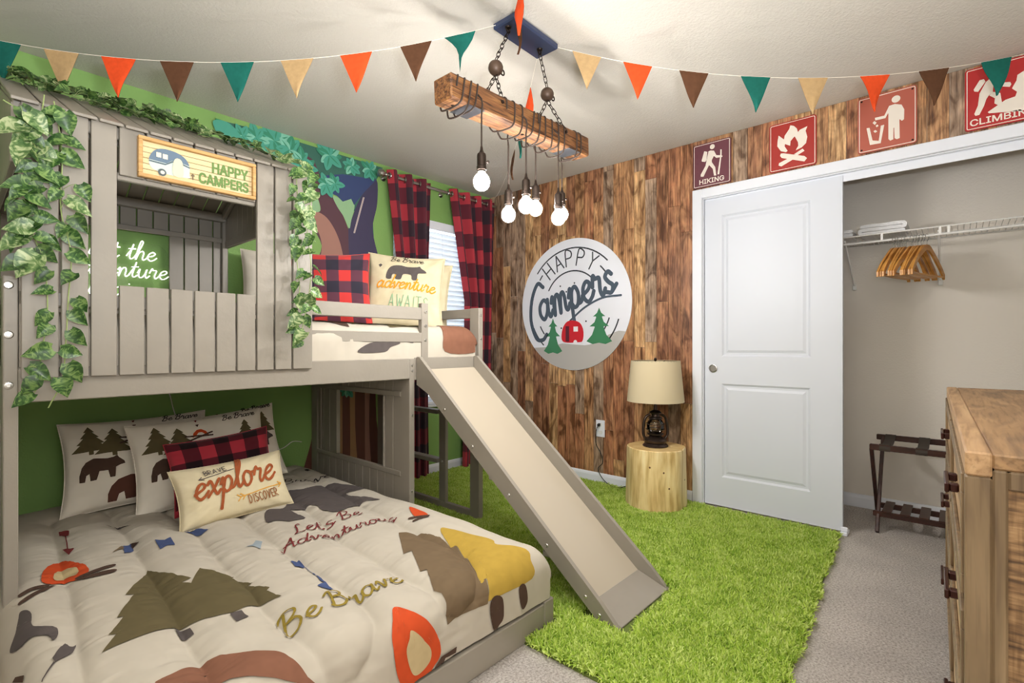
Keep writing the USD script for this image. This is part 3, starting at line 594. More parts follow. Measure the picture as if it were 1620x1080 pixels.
for n, m, q in PRINTS:
    P = Polygon(spline(q, 5, True) if n in ROUND else q)
    printed(LOW, n, P, PM[m], lowc, lift=.0012 if 'glow' in n or 'leg' in n or n == 'stick' else 0)
def writing(fn, text, a, b, ysz, w, m, parent, name='lettering', fnt=script, up=None, res=.01, lift=.0015, slant=.25):
    a, b = np.array(a, float), np.array(b, float)
    ls, W = fnt(text, 1., slant) if fnt is script else fnt(text, 1.)
    X = (b - a) / W; n = np.array(up, float) if up is not None else np.array([-X[1], X[0]]) / np.linalg.norm(X)
    sh = ink(ls, w, lambda l: a + l[:, :1] * X + l[:, 1:] * n * ysz)
    obj(name, drape(sh, fn,   .0032 + lift, res), m, parent, smooth=True)
writing(LOW, 'Be Brave', (-2.757, -1.925), (-2.375, -1.925), .052, .0075, GOLDI, lowc)
writing(LOW, "Let's Be", (-2.422, -1.262), (-2.12, -1.268), .045, .006, WINE, lowc)
writing(LOW, 'Adventurous', (-2.52, -1.365), (-2.04, -1.415), .042, .006, WINE, lowc)
writing(LOW, 'Be Brave', (-2.30, -.505), (-1.88, -.555), .045, .006, BLACKI, lowc)
# loft bedding
UPC = [[(-3.1, -.33), (-1.3, -.36)], [(-3.1, -.62), (-1.28, -.60)], [(-3.1, -.88), (-1.28, -.86)]]
UPF = cloth_fn(-3.19, -1.262, -1.082, -.085, 1.155, .06, .168, UPC, seed=11)
upc = thing('comforter', 'cream printed comforter on the loft bed, rust brown patch by the slide top', 'comforter', (-2.24, -.58, 1.0))
obj('quilt', sheet(UPF, -3.19 - .02, -1.262 + .10, -1.082 - .17, -.10, .011), FAB, upc, smooth=True)
printed(UPF, 'bear', Polygon(spline([(-1.50, -1.175), (-1.48, -1.02), (-1.38, -.86), (-1.28, -.80), (-1.235, -.9), (-1.235, -1.05), (-1.24, -1.175)], 5, True)), RUST, upc)
printed(UPF, 'tree', Polygon([(-2.05, -1.05), (-1.86, -1.00), (-1.84, -1.06), (-1.62, -1.04), (-1.60, -.80), (-1.75, -.72), (-2.10, -.85)]), OLIVE, upc)
printed(UPF, 'tree', Polygon([(-2.28, -1.02), (-2.08, -1.07), (-2.06, -.8), (-2.28, -.75)]), DKB, upc)
printed(UPF, 'bear', Polygon(spline([(-2.05, -1.175), (-1.98, -1.13), (-1.86, -1.115), (-1.80, -1.13), (-1.86, -1.15), (-1.9, -1.175)], 4, True)), CHAR, upc)
printed(UPF, 'arrow', Polygon([(-1.83, -1.105), (-1.79, -1.10), (-1.77, -1.085), (-1.70, -1.115), (-1.72, -1.13), (-1.79, -1.12)]), CHAR, upc)

# ---------------------------------------------------------------- pillows
def pillow_fn(W, Hh, T, pos, yaw, lean, roll, seed, sag=.0, wk=1.):
    yw, ln, rl = map(math.radians, (yaw, lean, roll))
    Xh = np.array([math.cos(yw), math.sin(yw), 0]); Zh = np.array([math.sin(yw), -math.cos(yw), 0]); up = np.array([0, 0, 1.])
    Y = math.cos(ln) * up - math.sin(ln) * Zh; Z = math.cos(ln) * Zh + math.sin(ln) * up
    X2 = math.cos(rl) * Xh + math.sin(rl) * Y; Y2 = -math.sin(rl) * Xh + math.cos(rl) * Y
    ctr = np.array(pos, float) + Y * Hh / 2
    def side(sgn):
        def f0(u, v):
            a, b = np.clip(2 * u / W, -1, 1), np.clip(2 * v / Hh, -1, 1)
            th = T / 2 * np.maximum((1 - a * a) * (1 - b * b), 0) ** .42
            q = np.stack([u * 9 + 3, v * 9, u * 0 + seed], -1)
            ang = np.arctan2(b, a); rad = np.sqrt(a * a + b * b)
            wr = (meshkit.fbm(q, 3, seed) - .5) * .026 + .006 * np.sin(ang * 22 + seed * 2 + 3 * rad) * np.clip(rad - .55, 0, 1)
            z = sgn * (th + wr * np.minimum(th / (T / 2) * 1.6, 1))
            return ctr + (u * (1 - .075 * (1 - b * b)))[..., None] * X2 + (v * (1 - .075 * (1 - a * a)) - sag * (1 - b) * 0)[..., None] * Y2 + z[..., None] * Z
        def fn(u, v):
            u, v = np.asarray(u, float), np.asarray(v, float); e = 1.5e-3
            N = np.cross(f0(u + e, v) - f0(u - e, v), f0(u, v + e) - f0(u, v - e)) * sgn; N /= np.linalg.norm(N, axis=-1, keepdims=True) + 1e-12
            return f0(u, v), N
        return fn
    return side(1), side(-1)
def pillow(label, W, Hh, T, pos, yaw, lean, roll, m, seed, group=None, back=None, n=34):
    front, bk = pillow_fn(W, Hh, T, pos, yaw, lean, roll, seed)
    t = thing('pillow', label, 'pillow', pos, group)
    s = np.sin(np.linspace(-np.pi / 2, np.pi / 2, n)); s = .45 * s + .55 * np.linspace(-1, 1, n)
    U, V = np.meshgrid(s * W / 2, s * Hh / 2, indexing='ij'); i = np.arange(n * n).reshape(n, n)
    F = np.concatenate([np.stack([i[:-1, :-1], i[1:, :-1], i[1:, 1:]], -1).reshape(-1, 3), np.stack([i[:-1, :-1], i[1:, 1:], i[:-1, 1:]], -1).reshape(-1, 3)])
    A = front(U.ravel(), V.ravel())[0]; B = bk(U.ravel(), V.ravel())[0]
    P = np.vstack([A, B]); F = np.vstack([F, F[:, ::-1] + n * n]); st = np.stack([U.ravel() / W + .5, V.ravel() / Hh + .5], -1); st = np.vstack([st, st])
    obj('cover', trimesh.Trimesh(P, F, process=False), m, t, uv=st)
    seam = [(-W / 2, -Hh / 2), (W / 2, -Hh / 2), (W / 2, Hh / 2), (-W / 2, Hh / 2)]
    q = np.concatenate([np.linspace(a, b, 12, endpoint=False) for a, b in zip(seam, seam[1:] + seam[:1])])
    obj('piping', tube((front(q[:, 0], q[:, 1])[0] + bk(q[:, 0], q[:, 1])[0]) / 2, .003, 5, closed=True), m if back is None else back, t, uv=None, smooth=True)
    return t, front
def S(pts, x, y, sx, sy=None): return [(x + a * sx, y + b * (sy or sx)) for a, b in pts]
BEAR = [(-.02, .30), (.03, .55), (.12, .74), (.3, .84), (.48, .80), (.62, .78), (.76, .80), (.84, .86), (.88, .76), (1.0, .60), (1.02, .50), (.9, .46), (.80, .40), (.78, .05), (.66, .05), (.62, .32), (.42, .34), (.36, .05), (.22, .05), (.20, .30), (.13, .25), (.10, .04), (-.02, .05)]
PINE = [(.5, 1), (.64, .78), (.58, .78), (.74, .56), (.66, .56), (.86, .32), (.76, .32), (1, .06), (.56, .06), (.56, -.06), (.44, -.06), (.44, .06), (0, .06), (.24, .32), (.14, .32), (.34, .56), (.26, .56), (.42, .78), (.36, .78)]
FIRE = [(0, 0), (.1, .35), (.35, .6), (.6, .62), (.85, .4), (1, .05), (.8, .1), (.6, .35), (.4, .35), (.2, .08)]
WHITEP = noisy('pillow_cotton', '#e3dccf', '#ece5d8', 9., .9, .25, bscale=900., dist=.0006, spec=.15); CREAMP = noisy('pillow_cream_linen', '#cabd9b', '#d3c7a8', 12., .9, .3, bscale=700., dist=.0006, spec=.15)
def sham(label, pos, yaw, lean, roll, seed, W=.60, Hh=.44):
    t, fn = pillow(label, W, Hh, .15, pos, yaw, lean, roll, WHITEP, seed, 'printed shams on the low bed')
    x, y = -W / 2, -Hh / 2; k = .44 / .44
    for n, pts, m in (('tree', S(PINE, x + .03, y + .27, .15, .14), OLIVE), ('tree', S(PINE, x + .115, y + .25, .16, .14), OLIVE), ('tree', S(PINE, x + .29, y + .12, .17, .17), DKB), ('tree', S(PINE, x + .44, y + .25, .13, .13), OLIVE),
                      ('campfire', S(FIRE, x + .25, y + .32, .075, .07), ORANGE), ('arrow', S([(0, 0), (1, 0), (.5, -1)], x + .275, y + .395, .016), DKB), ('arrow', S([(0, 0), (1, 0), (.5, -1)], x + .275, y + .425, .014), WINE)):
        printed(fn, n, Polygon(pts), m, t)
    for n, pts, m in (('bear', S(BEAR, x + .06, y + .13, .17, .13), DKB), ('bear', S(BEAR, x + .17, y + .015, .28, .14), PRBR), ('bear', S(BEAR, x + .40, y + .17, .15, .10), CHAR)):
        printed(fn, n, Polygon(pts), m, t, lift=.001)
    printed(fn, 'stick', unary_union([LineString(S(q, x + .22, y + .30, .12)).buffer(.004) for q in ([(0, 0), (1, .3)], [(0, .25), (1, .15)])]), DKB, t, lift=.002)
    writing(fn, 'Be Brave', (x + .40, y + .395), (x + .56, y + .40), .016, .0035, BLACKI, t)
    return t
PRBR = cloth('print_bear_brown', '#5a3a30')
sham('printed sham pillow with a folded white side edge, leftmost on the low bed', (-2.74, -.33, .305), -8, 24, 2, 1)
sham('printed sham pillow farthest back, at the right end on the low bed', (-2.36, -.34, .305), -6, 20, 6, 2, .58, .42)
sham('printed sham pillow in the middle of the low bed, partly behind the plaid cushion', (-2.515, -.53, .305), -7, 25, 4, 4)
PLAIDL = plaid('plaid_cushion', 3.3, 2.5, '#b13442', '#5a1a26', '#241319', phase=(.1, .3))
pillow('small red and black buffalo plaid cushion behind the cushion lettered explore', .45, .335, .13, (-2.475, -.665, .315), -6, 20, 5, PLAIDL, 5)
t, fn = pillow('cream lumbar cushion lettered explore, lying in front on the low bed', .47, .27, .12, (-2.50, -.885, .305), -2, 30, 3, CREAMP, 6)
RUSTI = cloth('ink_rust', '#96502f'); GOLD2 = cloth('ink_gold', '#cf9a45'); BROWN2 = cloth('ink_brown', '#8a5a3a')
writing(fn, 'explore', (-.185, -.03), (.175, -.005), .068, .012, RUSTI, t, slant=.3)
writing(fn, 'BRAVE', (-.12, .075), (-.03, .082), .016, .003, CHAR, t, fnt=caps)
writing(fn, 'DISCOVER', (.035, -.10), (.17, -.09), .026, .004, BROWN2, t, fnt=caps)
printed(fn, 'arrow', unary_union([LineString(q).buffer(.0017) for q in ([(-.15, .06), (.0, .082)], [(-.15, .06), (-.135, .072)], [(-.15, .06), (-.13, .056)])]), CHAR, t, .008)
printed(fn, 'arrow', unary_union([LineString(q).buffer(.0022) for q in ([(0, -.062), (.20, -.035)], [(.20, -.035), (.185, -.026)], [(.20, -.035), (.185, -.05)], [(0, -.062), (-.015, -.05)], [(.015, -.06), (0, -.048)], [(0, -.064), (-.012, -.078)], [(.02, -.06), (.008, -.075)])]), GOLD2, t, .008)
# loft pillows
pillow('plain white pillow behind the red plaid cushion on the loft bed', .50, .47, .15, (-2.03, -.33, 1.17), -20, 12, 0, WHITEP, 21)
pillow('plain cream pillow between the plaid and adventure cushions on the loft bed, at the back', .50, .47, .15, (-1.64, -.33, 1.17), -28, 12, -2, WHITEP, 22)
pillow('plain cream pillow behind the adventure cushion, nearest the window', .48, .47, .14, (-1.345, -.61, 1.17), -40, 12, -5, CREAMP, 23)
PLAIDU = plaid('plaid_cushion_loft', 3.1, 3.1, '#c43a37', '#5c3542', '#302c38', phase=(.15, .2))
pillow('square red and black buffalo plaid cushion on the loft bed beside the ivy', .44, .45, .14, (-1.895, -.58, 1.17), -30, 10, 2, PLAIDU, 24)
t, fn = pillow('cream square cushion lettered adventure with a grey bear on the loft bed', .47, .48, .15, (-1.525, -.775, 1.165), -36, 14, -3, CREAMP, 25)
AMBER = cloth('ink_amber', '#d9912c'); MINT = cloth('ink_mint', '#86a884')
printed(fn, 'bear', Polygon(spline(S(BEAR, -.12, .052, .24, .125), 3, True)), CHAR, t)
writing(fn, 'adventure', (-.185, .0), (.185, -.02), .045, .008, AMBER, t)
writing(fn, 'AWAITS', (-.10, -.13), (.14, -.14), .06, .005, MINT, t, fnt=caps)
writing(fn, 'Be Brave', (-.10, .183), (.10, .183), .018, .0035, BLACKI, t)
printed(fn, 'star', Polygon([(-.165, .13), (-.15, .15), (-.16, .16), (-.175, .15)]), CHAR, t)
# ---------------------------------------------------------------- mural painted on the green wall (its shapes are children of the wall)
MURAL = [
 ('canopy', 'MU_DEEP', [(-2.316,2.401),(-2.153,2.409),(-1.802,2.416),(-1.166,2.416),(-1.221,2.312),(-1.215,2.134),(-1.251,1.979),(-1.245,1.875),(-1.209,1.67),(-1.442,1.642),(-1.397,2.034),(-1.572,2.137),(-1.675,2.238),(-1.802,2.206),(-1.931,2.209),(-2.128,2.27),(-2.232,2.299)]),
 ('trunk', 'MU_TRUNK', [(-1.788,2.331),(-1.715,2.323),(-1.675,2.248),(-1.598,2.131),(-1.545,2.084),(-1.453,1.902),(-1.414,1.777),(-1.403,1.647),(-1.675,1.614),(-1.654,1.752),(-1.715,1.876),(-1.715,1.981),(-1.665,1.991),(-1.675,2.056),(-1.734,2.185)]),
 ('trunk_light', 'MU_PINK', [(-1.715,1.976),(-1.634,1.963),(-1.572,1.901),(-1.524,1.811),(-1.497,1.715),(-1.486,1.637),(-1.654,1.617),(-1.654,1.752),(-1.675,1.835),(-1.715,1.886)]),
 ('trunk_dark', 'MU_DARK', [(-1.221,2.312),(-1.215,2.134),(-1.251,1.979),(-1.245,1.875),(-1.209,1.67),(-1.419,1.645),(-1.453,1.892),(-1.431,1.967),(-1.386,2.087),(-1.328,2.192)]),
 ('sky_gap', 'MU_GREEN', [(-1.572,2.112),(-1.497,2.104),(-1.431,2.123),(-1.403,2.084),(-1.431,1.967),(-1.447,1.908),(-1.491,1.985),(-1.54,2.045)]),
 ('sky_gap', 'MU_GREEN', [(-1.715,2.066),(-1.685,2.073),(-1.665,1.991),(-1.715,1.981)]),
 ('highlight', 'MU_LINE', [(-1.336,2.157),(-1.322,2.157),(-1.4,1.881),(-1.414,1.881)]),
 ('canopy_edge', 'MU_BLUE', [(-1.654,2.234),(-1.497,2.284),(-1.221,2.312),(-1.328,2.192),(-1.408,2.083),(-1.431,2.123),(-1.497,2.089),(-1.54,2.119),(-1.603,2.13)]),
]
CLUSTERS = [(-1.976, 2.372, 0.115, 9, 1), (-2.087, 2.36, 0.09, 7, 2), (-1.877, 2.343, 0.1, 8, 3), (-1.431, 2.356, 0.07, 9, 4), (-1.281, 2.37, 0.075, 9, 5), (-1.624, 2.178, 0.08, 7, 6), (-1.561, 2.198, 0.07, 6, 7), (-1.764, 2.263, 0.07, 7, 8), (-1.603, 2.383, 0.1, 8, 9), (-2.169, 2.344, 0.08, 6, 10), (-1.802, 2.299, 0.08, 7, 11)]
LONGLEAF = [(-2.319, 2.4), (-2.263, 2.398), (-2.193, 2.345), (-2.177, 2.307), (-2.24, 2.313), (-2.293, 2.355)]
def wp(name, col): return wallpaint(name, col)
MU = dict(MU_DEEP=wp('mural_deep_green', '#3d6a5c'), MU_TRUNK=wp('mural_trunk', '#5d4048'), MU_PINK=wp('mural_trunk_light', '#a5796b'), MU_DARK=wp('mural_trunk_shade', '#45405a'), MU_GREEN=wp('mural_pale_green', '#93b98d'), MU_LINE=wp('mural_pale_line', '#b9aaa6'), MU_BLUE=wp('mural_blue_shade', '#3c4a72'),
          L1=wp('mural_leaf_teal', '#4fa08a'), L2=wp('mural_leaf_mid', '#3d8a6c'), L3=wp('mural_leaf_pale', '#7fc0a8'), L4=wp('mural_leaf_green', '#3f8b52'), TAN=wp('mural_bark_tan', '#a8815c'), BRN=wp('mural_bark_brown', '#6a4238'))
NL = [0]
def painted(name, poly, m):
    poly = poly.buffer(0)
    if poly.is_empty: return
    NL[0] += 1; o = .0006 + .00007 * NL[0]
    obj('painted_' + name, plate(poly, .0003, (0, -o, 0), (1, 0, 0), (0, 0, 1)), m, wl, smooth=False)
wallarea = sbox(XL, .0, -.001, H - .002).difference(sbox(WX0, WZ0, WX1, WZ1))
for n, m, q in MURAL:
    P = Polygon(spline(q, 4, True)) if n in ('trunk', 'trunk_light', 'trunk_dark', 'sky_gap') else Polygon(q)
    painted(n, P.intersection(wallarea), MU[m])
low = [('trunk', [(-1.70, 1.66), (-1.40, 1.66), (-1.37, 1.0), (-1.36, .5), (-1.28, .02), (-1.80, .02), (-1.70, .6)], 'BRN'), ('trunk', [(-1.42, 1.66), (-1.20, 1.66), (-1.23, 1.0), (-1.22, .5), (-1.17, .02), (-1.36, .02), (-1.38, .6)], 'BRN'),
       ('bark', [(-1.63, 1.0), (-1.52, 1.0), (-1.50, .5), (-1.52, .02), (-1.68, .02), (-1.64, .5)], 'TAN'), ('bark', [(-1.44, 1.1), (-1.40, 1.1), (-1.40, .5), (-1.37, .02), (-1.43, .02), (-1.44, .5)], 'TAN'), ('bark', [(-1.315, 1.0), (-1.27, 1.0), (-1.285, .5), (-1.26, .02), (-1.31, .02), (-1.32, .5)], 'MU_PINK')]
for n, q, m in low: painted(n, Polygon(spline(q, 4, True)).intersection(sbox(-1.9, .09, -1.09, 1.64)), MU[m])
rng = np.random.default_rng(7)
def leafshape(L, w): return Polygon(spline([(0, 0), (L * .3, w), (L * .7, w * .85), (L, 0), (L * .7, -w * .85), (L * .3, -w)], 5, True))
for cx, cz, r, n, sd in CLUSTERS + [(-1.47, .76, .07, 8, 20), (-1.53, .80, .05, 6, 21)]:
    r0 = np.random.default_rng(sd)
    for k in range(n):
        a = 360 * k / n + r0.uniform(-12, 12); L = r * r0.uniform(.85, 1.15)
        q = affinity.translate(affinity.rotate(leafshape(L, L * .27), a, origin=(0, 0)), cx, cz).intersection(wallarea)
        painted('leaf', q, MU[('L1', 'L2', 'L3', 'L1')[(k + sd) % 4]])
        v = affinity.translate(affinity.rotate(leafshape(L * .8, L * .045), a, origin=(0, 0)), cx, cz).intersection(wallarea)
        painted('leaf_vein', v, MU['L2' if (k + sd) % 4 != 1 else 'L1'])
painted('leaf', Polygon(LONGLEAF).intersection(wallarea), MU['L4'])
painted('leaf', affinity.translate(affinity.rotate(leafshape(.19, .05), -28, origin=(0, 0)), -2.33, 2.38).intersection(wallarea), MU['L1'])

# ---------------------------------------------------------------- blind, curtains and rod
BLINDM = mat('blind_white', {'d': ('principled_bsdf', {'base_color': (.86, .87, .88), 'roughness': .4}), 't': ('translucent_bsdf', {'color': (.85, .9, .95)}), 'x': ('mix_closure', {'fac': .32})}, [('d.BSDF', 'x.closure1'), ('t.BSDF', 'x.closure2')], 'x.closure')
bl = thing('window_blind', 'white slatted venetian blind lowered over the window', 'blind', ((WX0 + WX1) / 2, -.01, 2.08))
obj('headrail', box(WX0 + .004, WX1 - .004, -.035, .035, 2.025, 2.095, .004), WHITE, bl)
z = 1.99
while z > WZ0 + .03:
    m = box(WX0 + .008, WX1 - .008, -.024, .024, -.0013, .0013, .0006); T = trimesh.transformations.rotation_matrix(math.radians(-58), [1, 0, 0]); m.apply_transform(T); m.apply_translation([0, .006, z])
    obj('slat', m, BLINDM, bl, smooth=False); z -= .0425
obj('bottom_rail', box(WX0 + .008, WX1 - .008, -.018, .03, WZ0 + .004, WZ0 + .024, .003), WHITE, bl)
for X in (-.9, -.6, -.3): obj('ladder_cord', cat_([tube([(X, -.024, 2.03), (X, -.021, WZ0 + .02)], .0012, 5), tube([(X, .036, 2.03), (X, .036, WZ0 + .02)], .0012, 5)]), WHITE, bl)
NICK = plain('satin_nickel', '#b5b2ae', .28, 1.)
RODY, RODZ = -.095, 2.335
rod = thing('curtain_rod', 'satin nickel curtain rod with a ball finial above the window', 'curtain rod', (-.6, RODY, RODZ))
obj('pole', tube([(-1.20, RODY, RODZ), (-.62, RODY, RODZ), (-.03, RODY, RODZ)], .0125, 16), NICK, rod)
obj('finial', lathe([(.0, 0), (.013, 0), (.016, .008), (.011, .014), (.018, .022), (.029, .038), (.031, .05), (.026, .066), (.012, .078), (0, .08)], (-1.195, RODY, RODZ), 20, (-1, 0, 0)), NICK, rod)
for X in (-1.165, -.60): obj('bracket', cat_([tube([(X, 0, RODZ), (X, RODY, RODZ)], .006, 8), lathe([(0, 0), (.022, 0), (.022, .006), (0, .008)], (X, .0, RODZ), 16, (0, -1, 0)), tube([(X + .0, RODY + .016 * math.cos(a), RODZ + .016 * math.sin(a)) for a in np.linspace(0, 6.28, 16, endpoint=False)], .004, 6, closed=True)]), NICK, rod)
CUR = plaid('plaid_curtain', 3.4, 9.4, '#a8353f', '#602530', '#352730', phase=(.25, .1))
def curtain(label, top, mid, low, nf, ph, zl=.035, seed=0):
    """top, mid, low: (x0, x1) at the rod, at 1.45 m and at the floor"""
    t = thing('curtain', label, 'curtain', ((top[0] + top[1]) / 2, RODY, zl), 'red and black plaid curtains at the window')
    ns, nz = 150, 60; V, UV = [], []
    for j in range(nz + 1):
        zz = RODZ + .045 + (zl - RODZ - .045) * j / nz; k = (RODZ + .045 - zz) / (RODZ + .045 - zl)
        w = lambda a, b, cc: np.interp(zz, [zl, 1.45, RODZ + .045], [cc, b, a])
        x0, x1 = w(top[0], mid[0], low[0]), w(top[1], mid[1], low[1])
        for i in range(ns + 1):
            s = i / ns; amp = .036 - .006 * k
            yy = RODY + amp * math.sin(2 * math.pi * nf * s + ph) + .012 * k * math.sin(5 * s + 3 * k + seed)
            xx = x0 + (x1 - x0) * s + .010 * k * math.sin(4 * math.pi * nf * s + seed)
            V.append((xx, min(yy, -.012), zz)); UV.append((s, k))
    i = np.arange((ns + 1) * (nz + 1)).reshape(nz + 1, ns + 1)
    F = np.concatenate([np.stack([i[:-1, :-1], i[1:, :-1], i[1:, 1:]], -1).reshape(-1, 3), np.stack([i[:-1, :-1], i[1:, 1:], i[:-1, 1:]], -1).reshape(-1, 3)])
    V = np.array(V); n0 = len(V)
    m = trimesh.Trimesh(V, F, process=False); N = m.vertex_normals; V2 = V - N * .0016
    F = np.vstack([F, F[:, ::-1] + n0]); UV = np.array(UV)
    obj('cloth', trimesh.Trimesh(np.vstack([V, V2]), F, process=False), CUR, t, uv=np.vstack([UV, UV]))
    for q in range(2 * nf):
        s = ((q + .5) * math.pi * 2 / 2 - ph + 0) / (2 * math.pi * nf); s = ((q * math.pi) - ph) / (2 * math.pi * nf)
        if not 0 < s < 1: continue
        X = top[0] + (top[1] - top[0]) * s
        obj('grommet', tube([(X + .003 * math.cos(a), RODY + .021 * math.cos(a), RODZ + .021 * math.sin(a)) for a in np.linspace(0, 2 * math.pi, 18, endpoint=False)], .0045, 6, closed=True), NICK, t)
    return t
curtain('red and black buffalo plaid grommet curtain hanging on the left side of the window', (-1.185, -.765), (-1.06, -.80), (-1.02, -.79), 3, 2.6, seed=1)
curtain('red and black buffalo plaid grommet curtain on the right, next to the timber wall', (-.57, -.02), (-.40, -.055), (-.44, -.075), 4, 2.6, seed=2)

# ---------------------------------------------------------------- round decal on the timber wall
DEC = thing('wall_decal', 'large round white camping decal lettered Happy Campers on the timber wall', 'wall decal', (-.012, -.94, 1.40))
def deco(name, poly, col, k, r=.45):
    m = plain('decal_' + name, col, r)
    gs = poly.buffer(0)
    for g1 in getattr(gs, 'geoms', [gs]): obj(name, plate(g1, .0006, (-.0135 - .0007 * k, -.94, 1.40), (0, -1, 0), (0, 0, 1)), m, DEC, smooth=False)
R = .53
obj('disc', plate(Point(0, 0).buffer(R, 32), .004, (-.0095, -.94, 1.40), (0, -1, 0), (0, 0, 1)), plain('decal_white', '#e4e5ec', .4), DEC, smooth=30)
INKC = '#3f4248'
def arc(cx, cy, r, a0, a1, n=20): return [(cx + r * math.cos(math.radians(a)), cy + r * math.sin(math.radians(a))) for a in np.linspace(a0, a1, n)]
lines = []
def arctext(txt, r, a0, a1, size):
    n = len(txt)
    for k, ch in enumerate(txt):
        a = math.radians(a0 + (a1 - a0) * k / (n - 1))
        for s in CAPS[ch]:
            q = spline(s, 5) if ch in 'P' else np.array(s, float); q = (q - np.array([.36, 0])) * size
            t = a - math.pi / 2; rot = np.array([[math.cos(t), math.sin(t)], [-math.sin(t), math.cos(t)]])
            lines.append(q @ rot + np.array([r * math.cos(a), r * math.sin(a)]))
arctext('HAPPY', .312, 130, 60, .090)
lines += [np.array(arc(0, 0, .455, 142, 45)), np.array(arc(0, -.0, .27, 152, 40)), np.array(arc(0, 0, .40, 146, 140, 4)), np.array(arc(0, 0, .385, 47, 38, 4)), np.array(arc(0, 0, .44, 205, 228, 8)), np.array(arc(0, 0, .37, 208, 219, 6)), np.array(arc(0, 0, .44, -18, -42, 8)), np.array(arc(0, 0, .36, -20, -36, 6))]
deco('line_stroke', unary_union([LineString(l).buffer(.0055, 3) for l in lines]), INKC, 1)
ls, W = script('ampers', .118, .12, .0)
sl = math.radians(16); rot = np.array([[math.cos(sl), math.sin(sl)], [-math.sin(sl), math.cos(sl)]])
ls = [l * np.array([.98, 1.35]) @ rot + np.array([-.325, -.125]) for l in ls]
ls.append(spline([(-.30, .16), (-.36, .19), (-.42, .06), (-.43, -.12), (-.37, -.27), (-.30, -.285), (-.26, -.24)], 8)); tail = spline([(-.02, -.13), (.12, -.03), (.28, .035), (.44, .045)], 8)
deco('script', unary_union([LineString(l).buffer(.0165, 4) for l in ls] + [LineString(tail).buffer(.008)]), '#4a5664', 2)
hill = Point(0, 0).buffer(R - .002, 32).intersection(Polygon([(-.6, -.36), (-.25, -.345), (-.1, -.315), (.12, -.33), (.25, -.31), (.33, -.25), (.42, -.22), (.6, -.24), (.6, -.7), (-.6, -.7)]))
deco('hill', hill, '#b5b1ac', 1)
TR = [(.5, 1), (.58, .86), (.74, .76), (.60, .76), (.68, .60), (.88, .48), (.66, .48), (.78, .24), (1, .06), (.75, -.02), (.5, .02), (.25, -.02), (0, .06), (.22, .24), (.34, .48), (.12, .48), (.32, .60), (.40, .76), (.26, .76), (.42, .86)]
deco('pine_tree', Polygon(S(TR, -.29, -.395, .19, .29)).buffer(.006).buffer(-.006), '#3f7f58', 2); deco('pine_tree', Polygon(S(TR, .135, -.315, .23, .275)).buffer(.006).buffer(-.006), '#3f7f58', 2)
deco('caravan', Polygon(spline([(-.09, -.30), (-.10, -.21), (-.06, -.145), (.0, -.13), (.07, -.15), (.105, -.21), (.10, -.29), (.06, -.305)], 6, True)), '#c8202c', 3)
deco('caravan_window', unary_union([sbox(.012, -.22, .055, -.18), Point(.03, -.305).buffer(.018)]), '#e8e6e8', 4)
deco('caravan_door', sbox(-.065, -.30, -.03, -.175), '#5a1c2c', 4)
deco('speck', unary_union([Point(p).buffer(.007, 4) for p in ((-.12, .155), (-.06, .105), (.02, .17), (-.14, .07), (.13, -.14), (-.11, -.19), (-.06, -.2))]), INKC, 1)

